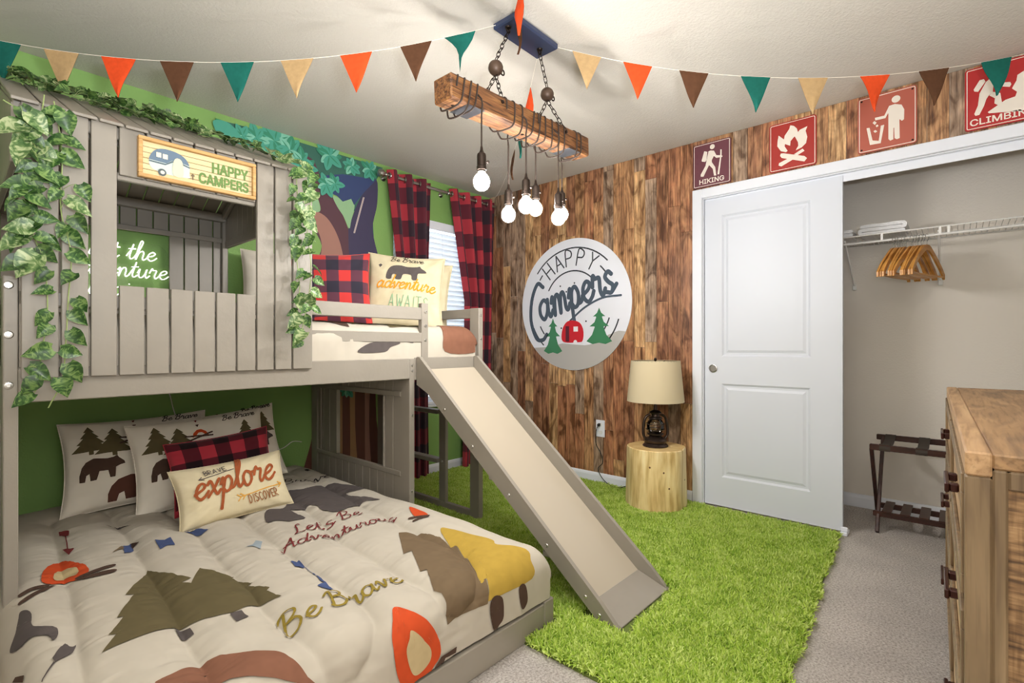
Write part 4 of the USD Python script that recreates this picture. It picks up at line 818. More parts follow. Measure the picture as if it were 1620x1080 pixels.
# ---------------------------------------------------------------- park signs above the closet
SB = plain('sign_edge', '#5c2c26', .5); SW = plain('sign_cream', '#e9dfd2', .5); SCREW = plain('screw_dark', '#2c2320', .4, .6)
SIGNS = {'hiker':[[(0.234,0.614),(0.307,0.817),(0.385,0.79),(0.365,0.607),(0.328,0.576),(0.258,0.593)],[(0.422,0.793),(0.48,0.8),(0.561,0.779),(0.627,0.662),(0.75,0.634),(0.787,0.614),(0.775,0.597),(0.627,0.607),(0.561,0.666),(0.504,0.579),(0.504,0.531),(0.594,0.403),(0.623,0.214),(0.57,0.217),(0.537,0.376),(0.434,0.486),(0.283,0.248),(0.213,0.259),(0.213,0.303),(0.34,0.476),(0.385,0.641)],[(0.738,0.769),(0.762,0.762),(0.762,0.641),(0.701,0.228),(0.66,0.228),(0.73,0.61)]],'fire':[[(0.368,0.374),(0.256,0.42),(0.18,0.535),(0.184,0.626),(0.208,0.748),(0.312,0.65),(0.32,0.612),(0.34,0.717),(0.44,0.836),(0.46,0.902),(0.532,0.874),(0.596,0.804),(0.616,0.72),(0.66,0.762),(0.812,0.797),(0.776,0.717),(0.812,0.584),(0.784,0.465),(0.696,0.399),(0.58,0.371),(0.632,0.448),(0.624,0.521),(0.552,0.664),(0.46,0.58),(0.452,0.49),(0.34,0.552),(0.332,0.5),(0.396,0.395)],[(0.256,0.364),(0.312,0.357),(0.752,0.206),(0.804,0.154),(0.752,0.101),(0.276,0.273),(0.24,0.322)],[(0.216,0.171),(0.46,0.245),(0.508,0.224),(0.524,0.196),(0.264,0.098),(0.208,0.129)],[(0.544,0.29),(0.716,0.364),(0.752,0.315),(0.608,0.259)]],'litter':[[(0.306,0.593),(0.467,0.59),(0.549,0.743),(0.639,0.75),(0.749,0.71),(0.792,0.62),(0.788,0.45),(0.757,0.433),(0.729,0.463),(0.725,0.6),(0.71,0.607),(0.718,0.14),(0.675,0.13),(0.639,0.157),(0.631,0.45),(0.616,0.453),(0.612,0.143),(0.565,0.13),(0.537,0.163),(0.537,0.65),(0.482,0.547),(0.314,0.55)],[(0.161,0.44),(0.208,0.437),(0.259,0.197),(0.373,0.163),(0.408,0.427),(0.459,0.43),(0.4,0.123),(0.22,0.13)],[(0.267,0.513),(0.294,0.537),(0.329,0.503),(0.302,0.473)],[(0.322,0.45),(0.345,0.463),(0.361,0.437),(0.333,0.423)],[(0.282,0.36),(0.31,0.373),(0.341,0.343),(0.306,0.33)]],'climb':[[(0.123,0.657),(0.201,0.783),(0.254,0.783),(0.272,0.743),(0.179,0.61),(0.131,0.627)],[(0.284,0.73),(0.325,0.76),(0.377,0.677),(0.369,0.553),(0.31,0.5),(0.284,0.457),(0.254,0.357),(0.194,0.233),(0.146,0.23),(0.131,0.26),(0.179,0.38),(0.201,0.57)],[(0.332,0.503),(0.369,0.547),(0.466,0.5),(0.489,0.327),(0.44,0.323),(0.396,0.36),(0.403,0.44)],[(0.418,0.697),(0.448,0.67),(0.593,0.633),(0.604,0.597),(0.586,0.567),(0.433,0.62),(0.41,0.647)],[(0.31,0.243),(0.537,0.373),(0.66,0.39),(0.683,0.46),(0.619,0.53),(0.675,0.633),(0.687,0.717),(0.877,0.81),(1.134,0.94),(1.134,0.193),(0.743,0.15),(0.325,0.223)]]}
def park_sign(label, y0, y1, z0, z1, key, col, text=None, tsz=.03, screws=False):
    w, h = y0 - y1, z1 - z0
    t = thing('park_sign', label, 'sign', (-.014, y0, z0), 'park signs above the closet')
    o = (-.0085, y0, z0); Y, Z = (0, -1, 0), (0, 0, 1)
    rr = sbox(0, 0, w, h).buffer(-.014).buffer(.014, 6)
    obj('board', plate(rr, .009, o, Y, Z), plain('sign_' + key, col, .42), t)
    o2 = (-.0176, y0, z0)
    obj('border', plate(rr.buffer(-.006).difference(rr.buffer(-.0095)), .0006, o2, Y, Z), SW, t, smooth=False)
    ps = [Polygon([(a * w, b * h) for a, b in q]).buffer(.0025).buffer(-.0015) for q in SIGNS[key]]
    if key == 'hiker': ps.append(Point(.52 * w, .88 * h).buffer(.016))
    if key == 'litter': ps.append(Point(.66 * w, .835 * h).buffer(.0185))
    if key == 'climb': ps.append(Point(.40 * w, .82 * h).buffer(.017))
    u = unary_union(ps).intersection(rr.buffer(-.006))
    obj('pictogram', plate(u, .0006, o2, Y, Z), SW, t, smooth=False)
    if text:
        m = meshkit.text_mesh(text, tsz, .0006, True); wd = m.extents[0]; sx = min(1.15, w * (.66 if text == 'HIKING' else .86) / wd)
        m.apply_scale([sx, 1, 1]); b0 = m.bounds; m.apply_translation([w / 2 - (b0[0][0] + b0[1][0]) / 2, .022, 0])
        obj('lettering', frame(m, o2, Y, Z, np.cross(Y, Z)), SW, t, smooth=False)
    if screws:
        for a in (.018, w - .018):
            for b in (.018, h - .018): obj('screw', lathe([(.0, 0), (.005, 0), (.004, .0016), (0, .002)], (-.0176, y0 - a, z0 + b), 10, (-1, 0, 0)), SCREW, t)
park_sign('brown purple sign of a hiker lettered HIKING above the closet', -1.928, -2.172, 2.120, 2.410, 'hiker', '#6a3a44', 'HIKING', .030)
park_sign('red sign with a white campfire pictogram above the closet door', -2.400, -2.650, 2.120, 2.408, 'fire', '#a52e26')
park_sign('terracotta sign of a figure dropping litter in a bin above the closet', -2.848, -3.103, 2.122, 2.424, 'litter', '#b05a48', screws=True)
park_sign('bright red sign of a climber lettered CLIMBING above the closet, at the right', -3.287, -3.555, 2.122, 2.424, 'climb', '#b0201f', 'CLIMBING', .030)
# outlet
out = thing('wall_outlet', 'white wall outlet with a black plug low on the timber wall', 'outlet', (-.012, -1.20, .43))
obj('cover_plate', box(-.0135, -.007, -1.238, -1.160, .363, .493, .0025), WHITE, out)
for z in (.398, .458): obj('socket', plate(Point(0, 0).buffer(.017).intersection(sbox(-.02, -.013, .02, .013)), .002, (-.0135, -1.199, z), (0, -1, 0), (0, 0, 1)), plain('outlet_face', '#dcdcda', .4), out)
# ---------------------------------------------------------------- chandelier
BRONZE = plain('dark_bronze', '#3a302a', .38, .85); BLACKM = plain('black_metal', '#3f4966', .32, .35); CORDM = plain('brown_cord', '#33261d', .7)
RUSTIC = mat('rustic_beam', {'t': ('texture_coordinate', {}), 'm': ('mapping', {'scale': (.12, 1, 1)}), 'n': ('noise_texture', {'scale': 60., 'detail': 5., 'distortion': .6}), 'm2': ('mapping', {'scale': (.07, 1, 1)}), 'n2': ('noise_texture', {'scale': 130., 'detail': 2.}),
    'r': ('rgb_ramp', {'ramp': [(.3, c('#56371f')), (.5, c('#7d502c')), (.7, c('#9d7041'))]}), 'r2': ('rgb_ramp', {'ramp': [(.36, (.22, .17, .14)), (.47, (1, 1, 1))]}), 'x': ('mix', {'mix_type': 'multiply', 'fac': .9}), 'b': ('bump', {'strength': .8, 'distance': .003}), 'p': ('principled_bsdf', {'roughness': .55})},
    [('t.object', 'm.vector'), ('m.vector', 'n.vector'), ('t.object', 'm2.vector'), ('m2.vector', 'n2.vector'), ('n.fac', 'r.fac'), ('n2.fac', 'r2.fac'), ('r.color', 'x.color1'), ('r2.color', 'x.color2'), ('x.color', 'p.base_color'), ('n2.fac', 'b.height'), ('b.normal', 'p.normal')])
BULBM = mat('bulb_glow', {'e': ('emission', {'color': (1.0, .98, .955), 'strength': BULB})}, surface='e.emission')
ch = thing('chandelier', 'rustic wooden beam pendant light on chains with six hanging bulbs', 'chandelier', (-1.69, -1.845, 2.05))
obj('canopy', box(-1.815, -1.515, -1.908, -1.782, 2.412, H, .006), BLACKM, ch, label='black rectangular ceiling canopy')
P0, P1 = np.array([-2.152, -1.85, 2.0115]), np.array([-1.250, -1.85, 2.050])
obj('beam', board(P0, P1, .092, .10, (0, 0, 1), .006), RUSTIC, ch, label='rough hewn brown timber beam')
bz = lambda x: P0[2] + (x - P0[0]) / (P1[0] - P0[0]) * (P1[2] - P0[2])
for x0 in (-2.07, -1.42): obj('metal_plate', board((x0, -1.85, bz(x0) - .0465), (x0 + .09, -1.85, bz(x0 + .09) - .0465), .002, .102, (0, 0, 1), .0005), plain('zinc_plate', '#7f8186', .3, .9), ch)
for x0 in (-2.10, -1.70, -1.29): obj('screw', lathe([(0, 0), (.008, 0), (.006, .003), (0, .004)], (x0, -1.85, bz(x0) - .046), 10, (0, 0, -1)), BRONZE, ch)
def chain(a, b, L=.030, w=.0075, r=.0018):
    a, b = np.array(a, float), np.array(b, float); D = np.linalg.norm(b - a); d = (b - a) / D; n = max(1, int(round(D / (L * .78)))); st = D / n
    u = np.cross(d, [0, 1., 0]); u /= np.linalg.norm(u); v = np.cross(d, u); ms = []
    for k in range(n):
        s = u if k % 2 else v; cc = a + d * st * (k + .5); hl = L / 2 - w
        loop = [cc + d * (hl * sg + w * math.sin(t)) + s * w * math.cos(t) for sg, ts in ((1, np.linspace(0, math.pi, 6)), (-1, np.linspace(math.pi, 2 * math.pi, 6))) for t in ts]
        ms.append(tube(loop, r, 5, closed=True))
    return ms
for xa, xb, balls in ((-1.785, -1.862, 2.208), (-1.572, -1.517, 2.228)):
    top = np.array([xa, -1.845, 2.412]); ball = np.array([xb, -1.845, balls])
    obj('ceiling_hook', cat_([lathe([(0, 0), (.014, 0), (.012, .006), (0, .008)], top, 14, (0, 0, -1)), tube([top + np.array([.010 * math.cos(t), 0, -.014 + .010 * math.sin(t)]) for t in np.linspace(0, 6.28, 12, endpoint=False)], .003, 6, closed=True)]), BRONZE, ch)
    cp = obj('chain', cat_(chain(top - [0, 0, .022], ball + [0, 0, .03])), BRONZE, ch, kind='stuff')
    obj('pulley_ball', lathe([(.0, -.031), (.012, -.0285), (.022, -.022), (.029, -.011), (.031, 0), (.029, .011), (.022, .022), (.012, .0285), (0, .031)], ball, 20, (0, .6, .8)), plain('pulley_brown', '#5a4638', .45, .3), ch)
    obj('pulley_eye', tube([ball + np.array([.03 + .011 * math.cos(t), -.01, -.01 + .011 * math.sin(t)]) for t in np.linspace(0, 6.28, 14, endpoint=False)], .003, 6, closed=True), BRONZE, ch)
    for yy, dx in ((-1.902, .07 if xb > -1.7 else -.02), (-1.798, -.05)):
        e = np.array([xb + dx, yy, bz(xb + dx) + .02]); obj('chain', cat_(chain(ball - [0, 0, .028], e)), BRONZE, ch, kind='stuff')
        obj('eye_bolt', lathe([(0, -.01), (.007, -.01), (.007, .004), (.003, .006), (0, .007)], e, 10, (0, -1 if yy < -1.85 else 1, 0)), BRONZE, ch)
BULBS = [(-2.020, -1.922, 1.684, -2.02, 3), (-1.712, -1.780, 1.645, -1.90, 2), (-1.760, -1.922, 1.649, -1.83, 2), (-1.540, -1.795, 1.703, -1.70, 2), (-1.535, -1.922, 1.641, -1.62, 2), (-1.312, -1.780, 1.724, -1.44, 2)]
for k, (bx, by, bzz, wx, turns) in enumerate(BULBS):
    front = by < -1.85; sgn = -1 if front else 1
    pts = []; x0 = bx + (-.11 if front else .1 if bx < -1.4 else -.08); n = 16 * turns + 4
    rg_ = np.random.default_rng(k)
    for i in range(n + 1):
        t = i / 16; a = 2 * math.pi * t; xx = x0 + (bx - x0) * i / n
        ca, sa = math.cos(a), math.sin(a); pw_ = lambda v: math.copysign(abs(v) ** .38, v)
        yy = -1.85 + sgn * .0545 * pw_(ca); zz = bz(xx) + .0505 * pw_(sa); xx += .012 * math.sin(a + k)
        if sa < 0: zz -= (.034 if (int(t) + k) % 2 else .014) * (-sa) ** 1.5
        pts.append((xx, yy, zz))
    pts.append((bx, by, bz(bx) - .02)); pts.append((bx, by, bz(bx) - .08))
    stop = bzz + .115
    pts += [(bx, by, z) for z in np.linspace(bz(bx) - .12, stop, 4)]
    s = obj('pendant_cord', tube(spline(pts, 3), .0034, 6), CORDM, ch)
    sk = obj('socket', lathe([(.004, .135), (.006, .12), (.010, .112), (.016, .106), (.0175, .098), (.0175, .060), (.019, .058), (.019, .046), (.0155, .044), (.0155, .036), (0, .036)], (bx, by, bzz), 18), BRONZE, ch)
    obj('socket_key', tube([(bx + .016, by, bzz + .085), (bx + .028, by, bzz + .085), (bx + .032, by, bzz + .085), (bx + .036, by, bzz + .085)], [.0025, .0025, .006, .006], 8), BRONZE, sk)
    bb = obj('bulb', lathe([(.0, -.033), (.012, -.031), (.022, -.0245), (.029, -.014), (.032, 0), (.0312, .008), (.0275, .018), (.021, .0275), (.0, .028)], (bx, by, bzz), 20), BULBM, ch, label='glowing frosted light bulb')
    obj('bulb_collar', lathe([(.021, .0277), (.0165, .035), (.0145, .044), (.0, .046)], (bx, by, bzz), 20), plain('bulb_housing', '#efe9dc', .4), bb, label='white plastic bulb housing')

# ---------------------------------------------------------------- bunting: four strings of felt flags from the canopy to the corners
def felt(name, col): return noisy('felt_' + name, col, tuple(min(1, v * 1.15) for v in c(col)), 60., .95, .5, bscale=800., dist=.0008, spec=.1)
FELT = dict(t=felt('tan', '#b3956b'), o=felt('orange', '#dc4f27'), b=felt('brown', '#5a3d2b'), g=felt('teal', '#1f6257'))
STRM = plain('bunting_string', '#e6ded0', .8)
def bunting(label, A, B, flags, sag, W=.130, Hf=.160, seed=0):
    A, B = np.array(A, float), np.array(B, float); D = np.linalg.norm((B - A)[:2]); d = np.append((B - A)[:2] / D, 0); nrm = np.array([-d[1], d[0], 0])
    pos = lambda s: A + (B - A) * (s / D) - np.array([0, 0, sag * 4 * (s / D) * (1 - s / D)])
    t = thing('bunting', label, 'bunting', A, 'felt flag strings from the ceiling light')
    obj('string', tube([pos(s) for s in np.linspace(0, D, 60)], .0014, 5), STRM, t)
    r = np.random.default_rng(seed)
    for s0, col, *ex in flags:
        tw = ex[0] if ex else 0.; curl = r.uniform(-.012, .012); n = 7; V = []; Wd = W
        rows = []
        for j in range(n + 1):
            k = j / n; row = []
            for i in (-2, -1, 0, 1, 2):
                s = i / 4 * Wd * (1 - k); ca, sa = math.cos(math.radians(tw) * min(1, k * 2)), math.sin(math.radians(tw) * min(1, k * 2))
                base = pos(s0 + (s if k == 0 else s * ca)) if k == 0 else None
                p0 = pos(s0) if k else None
                if k == 0: p = pos(s0 + s)
                else:
                    top = pos(s0 + s); p = np.array([*(pos(s0)[:2] + d[:2] * s * ca + nrm[:2] * s * sa), 0]); p[2] = top[2] - k * Hf
                p = p + nrm * (curl * math.sin(k * 3) * 2 + .004 * math.cos(i * 1.5 + seed)) * k
                row.append(p)
            rows.append(row)
        V = np.array(rows).reshape(-1, 3); m = 5; F = []
        for j in range(n):
            for i in range(4):
                a = j * m + i; F += [(a, a + 1, a + m + 1), (a, a + m + 1, a + m)]
        th = nrm * .0011; k0 = len(V); F = np.array(F)
        bd_ = [i for i in range(m)] + [j * m + 4 for j in range(1, n + 1)] + [n * m + i for i in (3, 2, 1, 0)] + [j * m for j in range(n - 1, 0, -1)]
        F2 = []
        for a, b in zip(bd_, bd_[1:] + bd_[:1]): F2 += [(a, a + k0, b + k0), (a, b + k0, b)]
        obj('flag', trimesh.Trimesh(np.vstack([V - th, V + th]), np.vstack([F, F[:, ::-1] + k0, F2]), process=False), FELT[col], t, smooth=True)
    return t
bunting('string of felt flags running from the ceiling light to the left above the bunk bed', (-1.815, -1.80, 2.425), (-3.7, -.01, 2.42), [(.15, 'g', 78), (.333, 'b'), (.578, 'o'), (.815, 't'), (1.05, 'g'), (1.283, 'b'), (1.504, 'o'), (1.717, 't'), (1.93, 'g')], .212, seed=1)
bunting('string of felt flags running from the ceiling light to the right past the closet signs', (-1.515, -1.90, 2.425), (-.02, -3.7, 2.42), [(.135, 't'), (.364, 'o'), (.615, 'b'), (.889, 'g'), (1.141, 't'), (1.412, 'o', 20), (1.667, 'b'), (1.935, 'g', -15)], .158, seed=2)
bunting('string of felt flags seen edge-on, running from the ceiling light to the far corner', (-1.520, -1.79, 2.425), (-.02, -.02, 2.41), [(.25, 'o', 25), (.53, 'g', 8), (.80, 'b', 8)], .17, seed=3)
bunting('string of felt flags running from the ceiling light forward over the camera', (-1.80, -1.905, 2.405), (-3.72, -3.72, 2.40), [(.05, 'b', 8), (.21, 'o', 28), (.6, 't', 10)], .10, seed=4)

# ---------------------------------------------------------------- log table and lantern lamp
def log_wood(name, a, b, d): return mat(name, {'t': ('texture_coordinate', {}), 'm': ('mapping', {'scale': (1, 1, .12)}), 'n': ('noise_texture', {'scale': 30., 'detail': 4., 'distortion': .5}), 'm2': ('mapping', {'scale': (1, 1, .5)}), 'n2': ('noise_texture', {'scale': 7., 'detail': 3.}),
    'r': ('rgb_ramp', {'ramp': [(.3, c(a)), (.5, c(b)), (.75, c(d))]}), 'r2': ('rgb_ramp', {'ramp': [(.3, (.72, .62, .5)), (.55, (1, 1, 1))]}), 'x': ('mix', {'mix_type': 'multiply', 'fac': .8}), 'b': ('bump', {'strength': .5, 'distance': .004}), 'p': ('principled_bsdf', {'roughness': .5})},
    [('t.object', 'm.vector'), ('m.vector', 'n.vector'), ('t.object', 'm2.vector'), ('m2.vector', 'n2.vector'), ('n.fac', 'r.fac'), ('n2.fac', 'r2.fac'), ('r.color', 'x.color1'), ('r2.color', 'x.color2'), ('x.color', 'p.base_color'), ('n.fac', 'b.height'), ('b.normal', 'p.normal')])
LOGM = log_wood('log_side', '#c9a86c', '#ecd298', '#f8e6b6'); LOGT = noisy('log_top', '#d0ab6c', '#e4c68c', 14., .5, .2)
LX, LYY, LH = -.240, -1.765, .402
lg = thing('log_table', 'peeled pale log used as a side table beside the closet door', 'side table', (LX, LYY, 0))
nA, rows = 72, [0, .02, .1, .2, .3, .385, .398, .402]
def lr(a, h):
    p = np.array([[math.cos(a) * 1.4 + 5, math.sin(a) * 1.4, h * 1.5]])
    return .190 * (1 + .16 * (meshkit.fbm(p, 2, 3)[0] - .5) + .02 * math.cos(3 * a + 1) + .012 * math.cos(7 * a)) * (1.02 - .03 * h / LH)
V, F = [], []
for j, h in enumerate(rows):
    for i in range(nA):
        a = 2 * math.pi * i / nA; r = lr(a, h) - (.008 if j == len(rows) - 1 else .002 if j == len(rows) - 2 else 0); V.append((LX + r * math.cos(a), LYY + r * math.sin(a), h))
for j in range(len(rows) - 1):
    for i in range(nA):
        i2 = (i + 1) % nA; F += [(j * nA + i, j * nA + i2, (j + 1) * nA + i2), (j * nA + i, (j + 1) * nA + i2, (j + 1) * nA + i)]
V.append((LX, LYY, 0)); F += [(len(V) - 1, (i + 1) % nA, i) for i in range(nA)]
obj('trunk', trimesh.Trimesh(np.array(V), np.array(F), process=False), LOGM, lg)
tp = [(LX + (lr(2 * math.pi * i / nA, LH) - .008) * math.cos(2 * math.pi * i / nA), LYY + (lr(2 * math.pi * i / nA, LH) - .008) * math.sin(2 * math.pi * i / nA)) for i in range(nA)]
obj('cut_top', frame(extr(Polygon(tp), .002), (0, 0, LH - .001), (1, 0, 0), (0, 1, 0), (0, 0, 1)), LOGT, lg, label='smooth sawn top face')
KNOT = plain('knot_brown', '#6b4a2a', .6)
for a, h in ((3.85, .27), (4.05, .17), (3.4, .3), (5.0, .2)):
    r = lr(a, h); obj('knot', lathe([(0, 0), (.007, 0), (.005, .002), (0, .003)], (LX + (r - .001) * math.cos(a), LYY + (r - .001) * math.sin(a), h), 10, (math.cos(a), math.sin(a), 0)), KNOT, lg)
z0 = LH + .0015; LPX, LPY = -.245, -1.765
SHADE = mat('lamp_shade_linen', {'t': ('texture_coordinate', {}), 'n': ('noise_texture', {'scale': 300., 'detail': 2.}), 'b': ('bump', {'strength': .3, 'distance': .001}), 'd': ('principled_bsdf', {'base_color': c('#e6d9b8'), 'roughness': .85}), 'tr': ('translucent_bsdf', {'color': c('#e9d8ae')}), 'x': ('mix_closure', {'fac': .35})},
            [('t.object', 'n.vector'), ('n.fac', 'b.height'), ('b.normal', 'd.normal'), ('d.BSDF', 'x.closure1'), ('tr.BSDF', 'x.closure2')], 'x.closure')
LAN = plain('lantern_bronze', '#443831', .28, .7)
lp = thing('table_lamp', 'table lamp with a dark hurricane lantern base and a cream drum shade on the log', 'lamp', (LPX, LPY, z0))
o = (LPX, LPY, z0)
obj('base', lathe([(0, 0), (.080, 0), (.083, .006), (.076, .014), (.066, .022), (.072, .030), (.074, .042), (.064, .054), (.05, .060), (.040, .064), (0, .065)], o, 32), LAN, lp)
obj('burner', lathe([(.036, .064), (.040, .072), (.052, .078), (.053, .084), (.030, .090), (.026, .100), (0, .102)], o, 24), LAN, lp)
LGL = mat('lantern_glass', {'f': ('fresnel', {'IOR': 1.5}), 't': ('transparent_bsdf', {'color': (.86, .86, .86)}), 'g': ('glossy_bsdf', {'roughness': .05}), 'x': ('mix_closure', {})}, [('f.fac', 'x.fac'), ('t.BSDF', 'x.closure1'), ('g.BSDF', 'x.closure2')], 'x.closure')
g_ = trimesh.util.concatenate([lathe([(.036, .086), (.048, .100), (.056, .120), (.056, .140), (.047, .165), (.034, .180)], o, 28)]); obj('glass_globe', g_, LGL, lp, label='clear glass lantern globe')
obj('globe_guard', cat_([tube([(LPX + .060 * math.cos(a), LPY + .060 * math.sin(a), z0 + h) for a in np.linspace(0, 2 * math.pi, 28, endpoint=False)], .0022, 5, closed=True) for h in (.112, .148)]), LAN, lp)
obj('chimney', lathe([(.038, .178), (.044, .184), (.040, .192), (.028, .196), (.026, .212), (.038, .218), (.040, .224), (.026, .234), (.012, .24), (.010, .27), (0, .271)], o, 24), LAN, lp)
sd = np.array([.70, -.714, 0])
for sg in (-1, 1):
    P = [np.array(o) + sd * sg * r + np.array([0, 0, h]) for r, h in ((.058, .045), (.078, .070), (.082, .11), (.076, .16), (.062, .195), (.036, .21))]
    obj('side_tube', tube(spline(P, 6), .0085, 10), LAN, lp)
obj('stem', lathe([(.007, .27), (.007, .33), (.014, .332), (.014, .345), (.006, .35), (.006, .545), (0, .546)], o, 12), LAN, lp)
z1, z2 = .297, .565
obj('shade', cat_([lathe([(.184, z1), (.158, z2), (.1565, z2), (.1825, z1), (.184, z1)], o, 48)]), SHADE, lp, label='cream tapered drum shade')
obj('shade_ring', cat_([tube([(LPX + .1565 * math.cos(a), LPY + .1565 * math.sin(a), z0 + z2 - .004) for a in np.linspace(0, 2 * math.pi, 40, endpoint=False)], .002, 5, closed=True)] + [tube([(LPX, LPY, z0 + z2 - .02), (LPX + .156 * math.cos(a), LPY + .156 * math.sin(a), z0 + z2 - .004)], .0016, 5) for a in (0, 2.1, 4.2)]), BRONZE, lp)
obj('finial', lathe([(.0, .545), (.006, .546), (.005, .56), (.009, .568), (.010, .575), (.006, .583), (0, .585)], o, 14), BRONZE, lp)
cd = thing('power_cord', 'black lamp cord hanging from the wall outlet beside the log', 'cord', (-.02, -1.2, .0))
P = [(-.028, -1.193, .452), (-.05, -1.190, .43), (-.03, -1.17, .36), (-.022, -1.17, .30), (-.022, -1.21, .24), (-.022, -1.225, .17), (-.03, -1.19, .12), (-.05, -1.24, .06), (-.08, -1.32, .03), (-.10, -1.40, .027), (-.09, -1.47, .05), (-.07, -1.53, .06), (-.045, -1.62, .03)]
obj('cable', tube(spline(P, 6), .0028, 6), plain('black_rubber', '#1c1c1e', .5), cd)
obj('plug', hull([(-.0157, -1.193 + a, .458 + b) for a in (-.009, .009) for b in (-.01, .01)] + [(-.038, -1.193 + a, .455 + b) for a in (-.006, .006) for b in (-.007, .007)]), plain('black_rubber', '#1c1c1e', .5), cd)
# ---------------------------------------------------------------- wooden house sign and neon sign
PINEW = mat('sign_pine', {'t': ('texture_coordinate', {}), 'm': ('mapping', {'scale': (.12, 1, 1)}), 'n': ('noise_texture', {'scale': 90., 'detail': 4., 'distortion': .4}), 'r': ('rgb_ramp', {'ramp': [(.3, c('#a67d48')), (.55, c('#bf955c')), (.75, c('#cda873'))]}), 'p': ('principled_bsdf', {'roughness': .5})},
            [('t.object', 'm.vector'), ('m.vector', 'n.vector'), ('n.fac', 'r.fac'), ('r.color', 'p.base_color')])
PALEW = noisy('sign_pale_board', '#cbb688', '#d3c096', 30., .55, .1, (.2, 1, 1))
SX0, SX1, SZ0, SZ1, SY = -2.921, -2.533, 1.655, 1.797, -1.1315
sg = thing('house_sign', 'framed pine sign lettered Happy Campers with a small camper trailer, on the loft front', 'sign', ((SX0 + SX1) / 2, SY, SZ0))
n = 6; hb = (SZ1 - SZ0 - .024) / n
for k in range(n): obj('board', box(SX0 + .010, SX1 - .010, SY - .010, SY - .0005, SZ0 + .012 + k * hb + .0006, SZ0 + .012 + (k + 1) * hb - .0006, .0012), PALEW, sg)
for a in ((SX0, SX1, SZ0, SZ0 + .013), (SX0, SX1, SZ1 - .013, SZ1), (SX0, SX0 + .013, SZ0 + .013, SZ1 - .013), (SX1 - .013, SX1, SZ0 + .013, SZ1 - .013)):
    obj('frame_strip', box(a[0], a[1], SY - .024, SY - .0005, a[2], a[3], .002), PINEW, sg)
w, h = SX1 - SX0, SZ1 - SZ0
def on_sign(name, poly, col, k): obj(name, plate(affinity.scale(poly, w, h, origin=(0, 0)), .0005, (SX0, SY - .0103 - .0006 * k, SZ0), (1, 0, 0), (0, 0, 1)), plain('house_sign_' + name, col, .6), sg, smooth=False)
body = Polygon(spline([(.085, .40), (.09, .56), (.13, .74), (.20, .82), (.30, .80), (.37, .70), (.405, .52), (.405, .30), (.40, .22), (.25, .20), (.14, .24), (.10, .30)], 6, True))
on_sign('trailer_body', body, '#b9c4bd', 0)
on_sign('trailer_roof', body.intersection(Polygon([(0, .50), (.22, .47), (.26, .57), (.34, .57), (.42, .52), (.5, .52), (.5, 1), (0, 1)])), '#5b6f82', 1)
on_sign('trailer_stripe', body.intersection(Polygon([(0, .45), (.21, .42), (.27, .53), (.33, .53), (.42, .46), (.5, .46), (.5, .49), (.42, .49), (.34, .56), (.26, .56), (.215, .455), (0, .48)])), '#4f6068', 2)
on_sign('trailer_door', Polygon(spline([(.275, .22), (.275, .55), (.305, .66), (.345, .58), (.35, .22)], 5, True)).union(sbox(.277, .22, .348, .5)), '#e6d3a8', 3)
on_sign('trailer_window', unary_union([sbox(.14, .58, .178, .70), sbox(.19, .57, .228, .69)]), '#e4d8b8', 3)
on_sign('trailer_tyre', affinity.scale(Point(0, 0).buffer(1, 12), .032, .088).buffer(0) if 0 else affinity.translate(affinity.scale(Point(0, 0).buffer(1, 12), .032, .088), .185, .22), '#4c5658', 4)
on_sign('trailer_hub', affinity.translate(affinity.scale(Point(0, 0).buffer(1, 12), .017, .046), .187, .22), '#d8d2bc', 5)
on_sign('trailer_hitch', unary_union([sbox(.428, .20, .438, .36), sbox(.418, .29, .447, .33)]), '#6a5a3e', 1)
LG = plain('house_sign_green', '#5b7a3a', .6)
for txt, x0, x1, zb, hh in (('HAPPY', .60, .93, .50, .28), ('CAMPERS', .485, .935, .16, .28)):
    m = meshkit.text_mesh(txt, .03, .0008, True); b0 = m.bounds; m.apply_translation(-b0[0]); m.apply_scale([(x1 - x0) * w / (b0[1] - b0[0])[0], hh * h / (b0[1] - b0[0])[1], 1])
    m = cat_([m.copy().apply_translation([a, b, (a + b) * .04]) for a in (-.0009, 0, .0009) for b in (-.0004, .0004)])
    obj('lettering', frame(m, (SX0 + x0 * w, SY - .0103, SZ0 + zb * h), (1, 0, 0), (0, 0, 1), (0, -1, 0)), LG, sg, smooth=False)
NEON = mat('neon_white', {'e': ('emission', {'color': (1.0, .97, .86), 'strength': 1.7})}, surface='e.emission')
ns = thing('neon_sign', 'white neon sign reading let the adventure begin on the wall inside the loft', 'neon sign', (-2.77, -.03, 1.45))
for txt, x0, zb, s in (('Let the', -2.905, 1.522, .0465), ('adventure', -2.985, 1.428, .0465), ('begin', -2.90, 1.325, .0465)):
    for l in script(txt, s, .2)[0]:
        obj('tube', tube([(x0 + a, -.026, zb + b) for a, b in l], .0032, 6), NEON, ns)
ac = unary_union([LineString([(-2.90, 1.55), (-2.62, 1.55)]).buffer(.065), LineString([(-2.96, 1.465), (-2.575, 1.465)]).buffer(.05), LineString([(-2.88, 1.385), (-2.68, 1.385)]).buffer(.06)])
obj('acrylic_back', plate(ac, .004, (0, -.012, 0), (1, 0, 0), (0, 0, 1)), GLASS, ns, label='clear scalloped acrylic backing')
wc = plain('white_wire', '#d9d6cc', .5)
cd = thing('power_cord', 'thin white cord hanging down the green wall from the loft to the low bed', 'cord', (-2.5, -.01, .9))
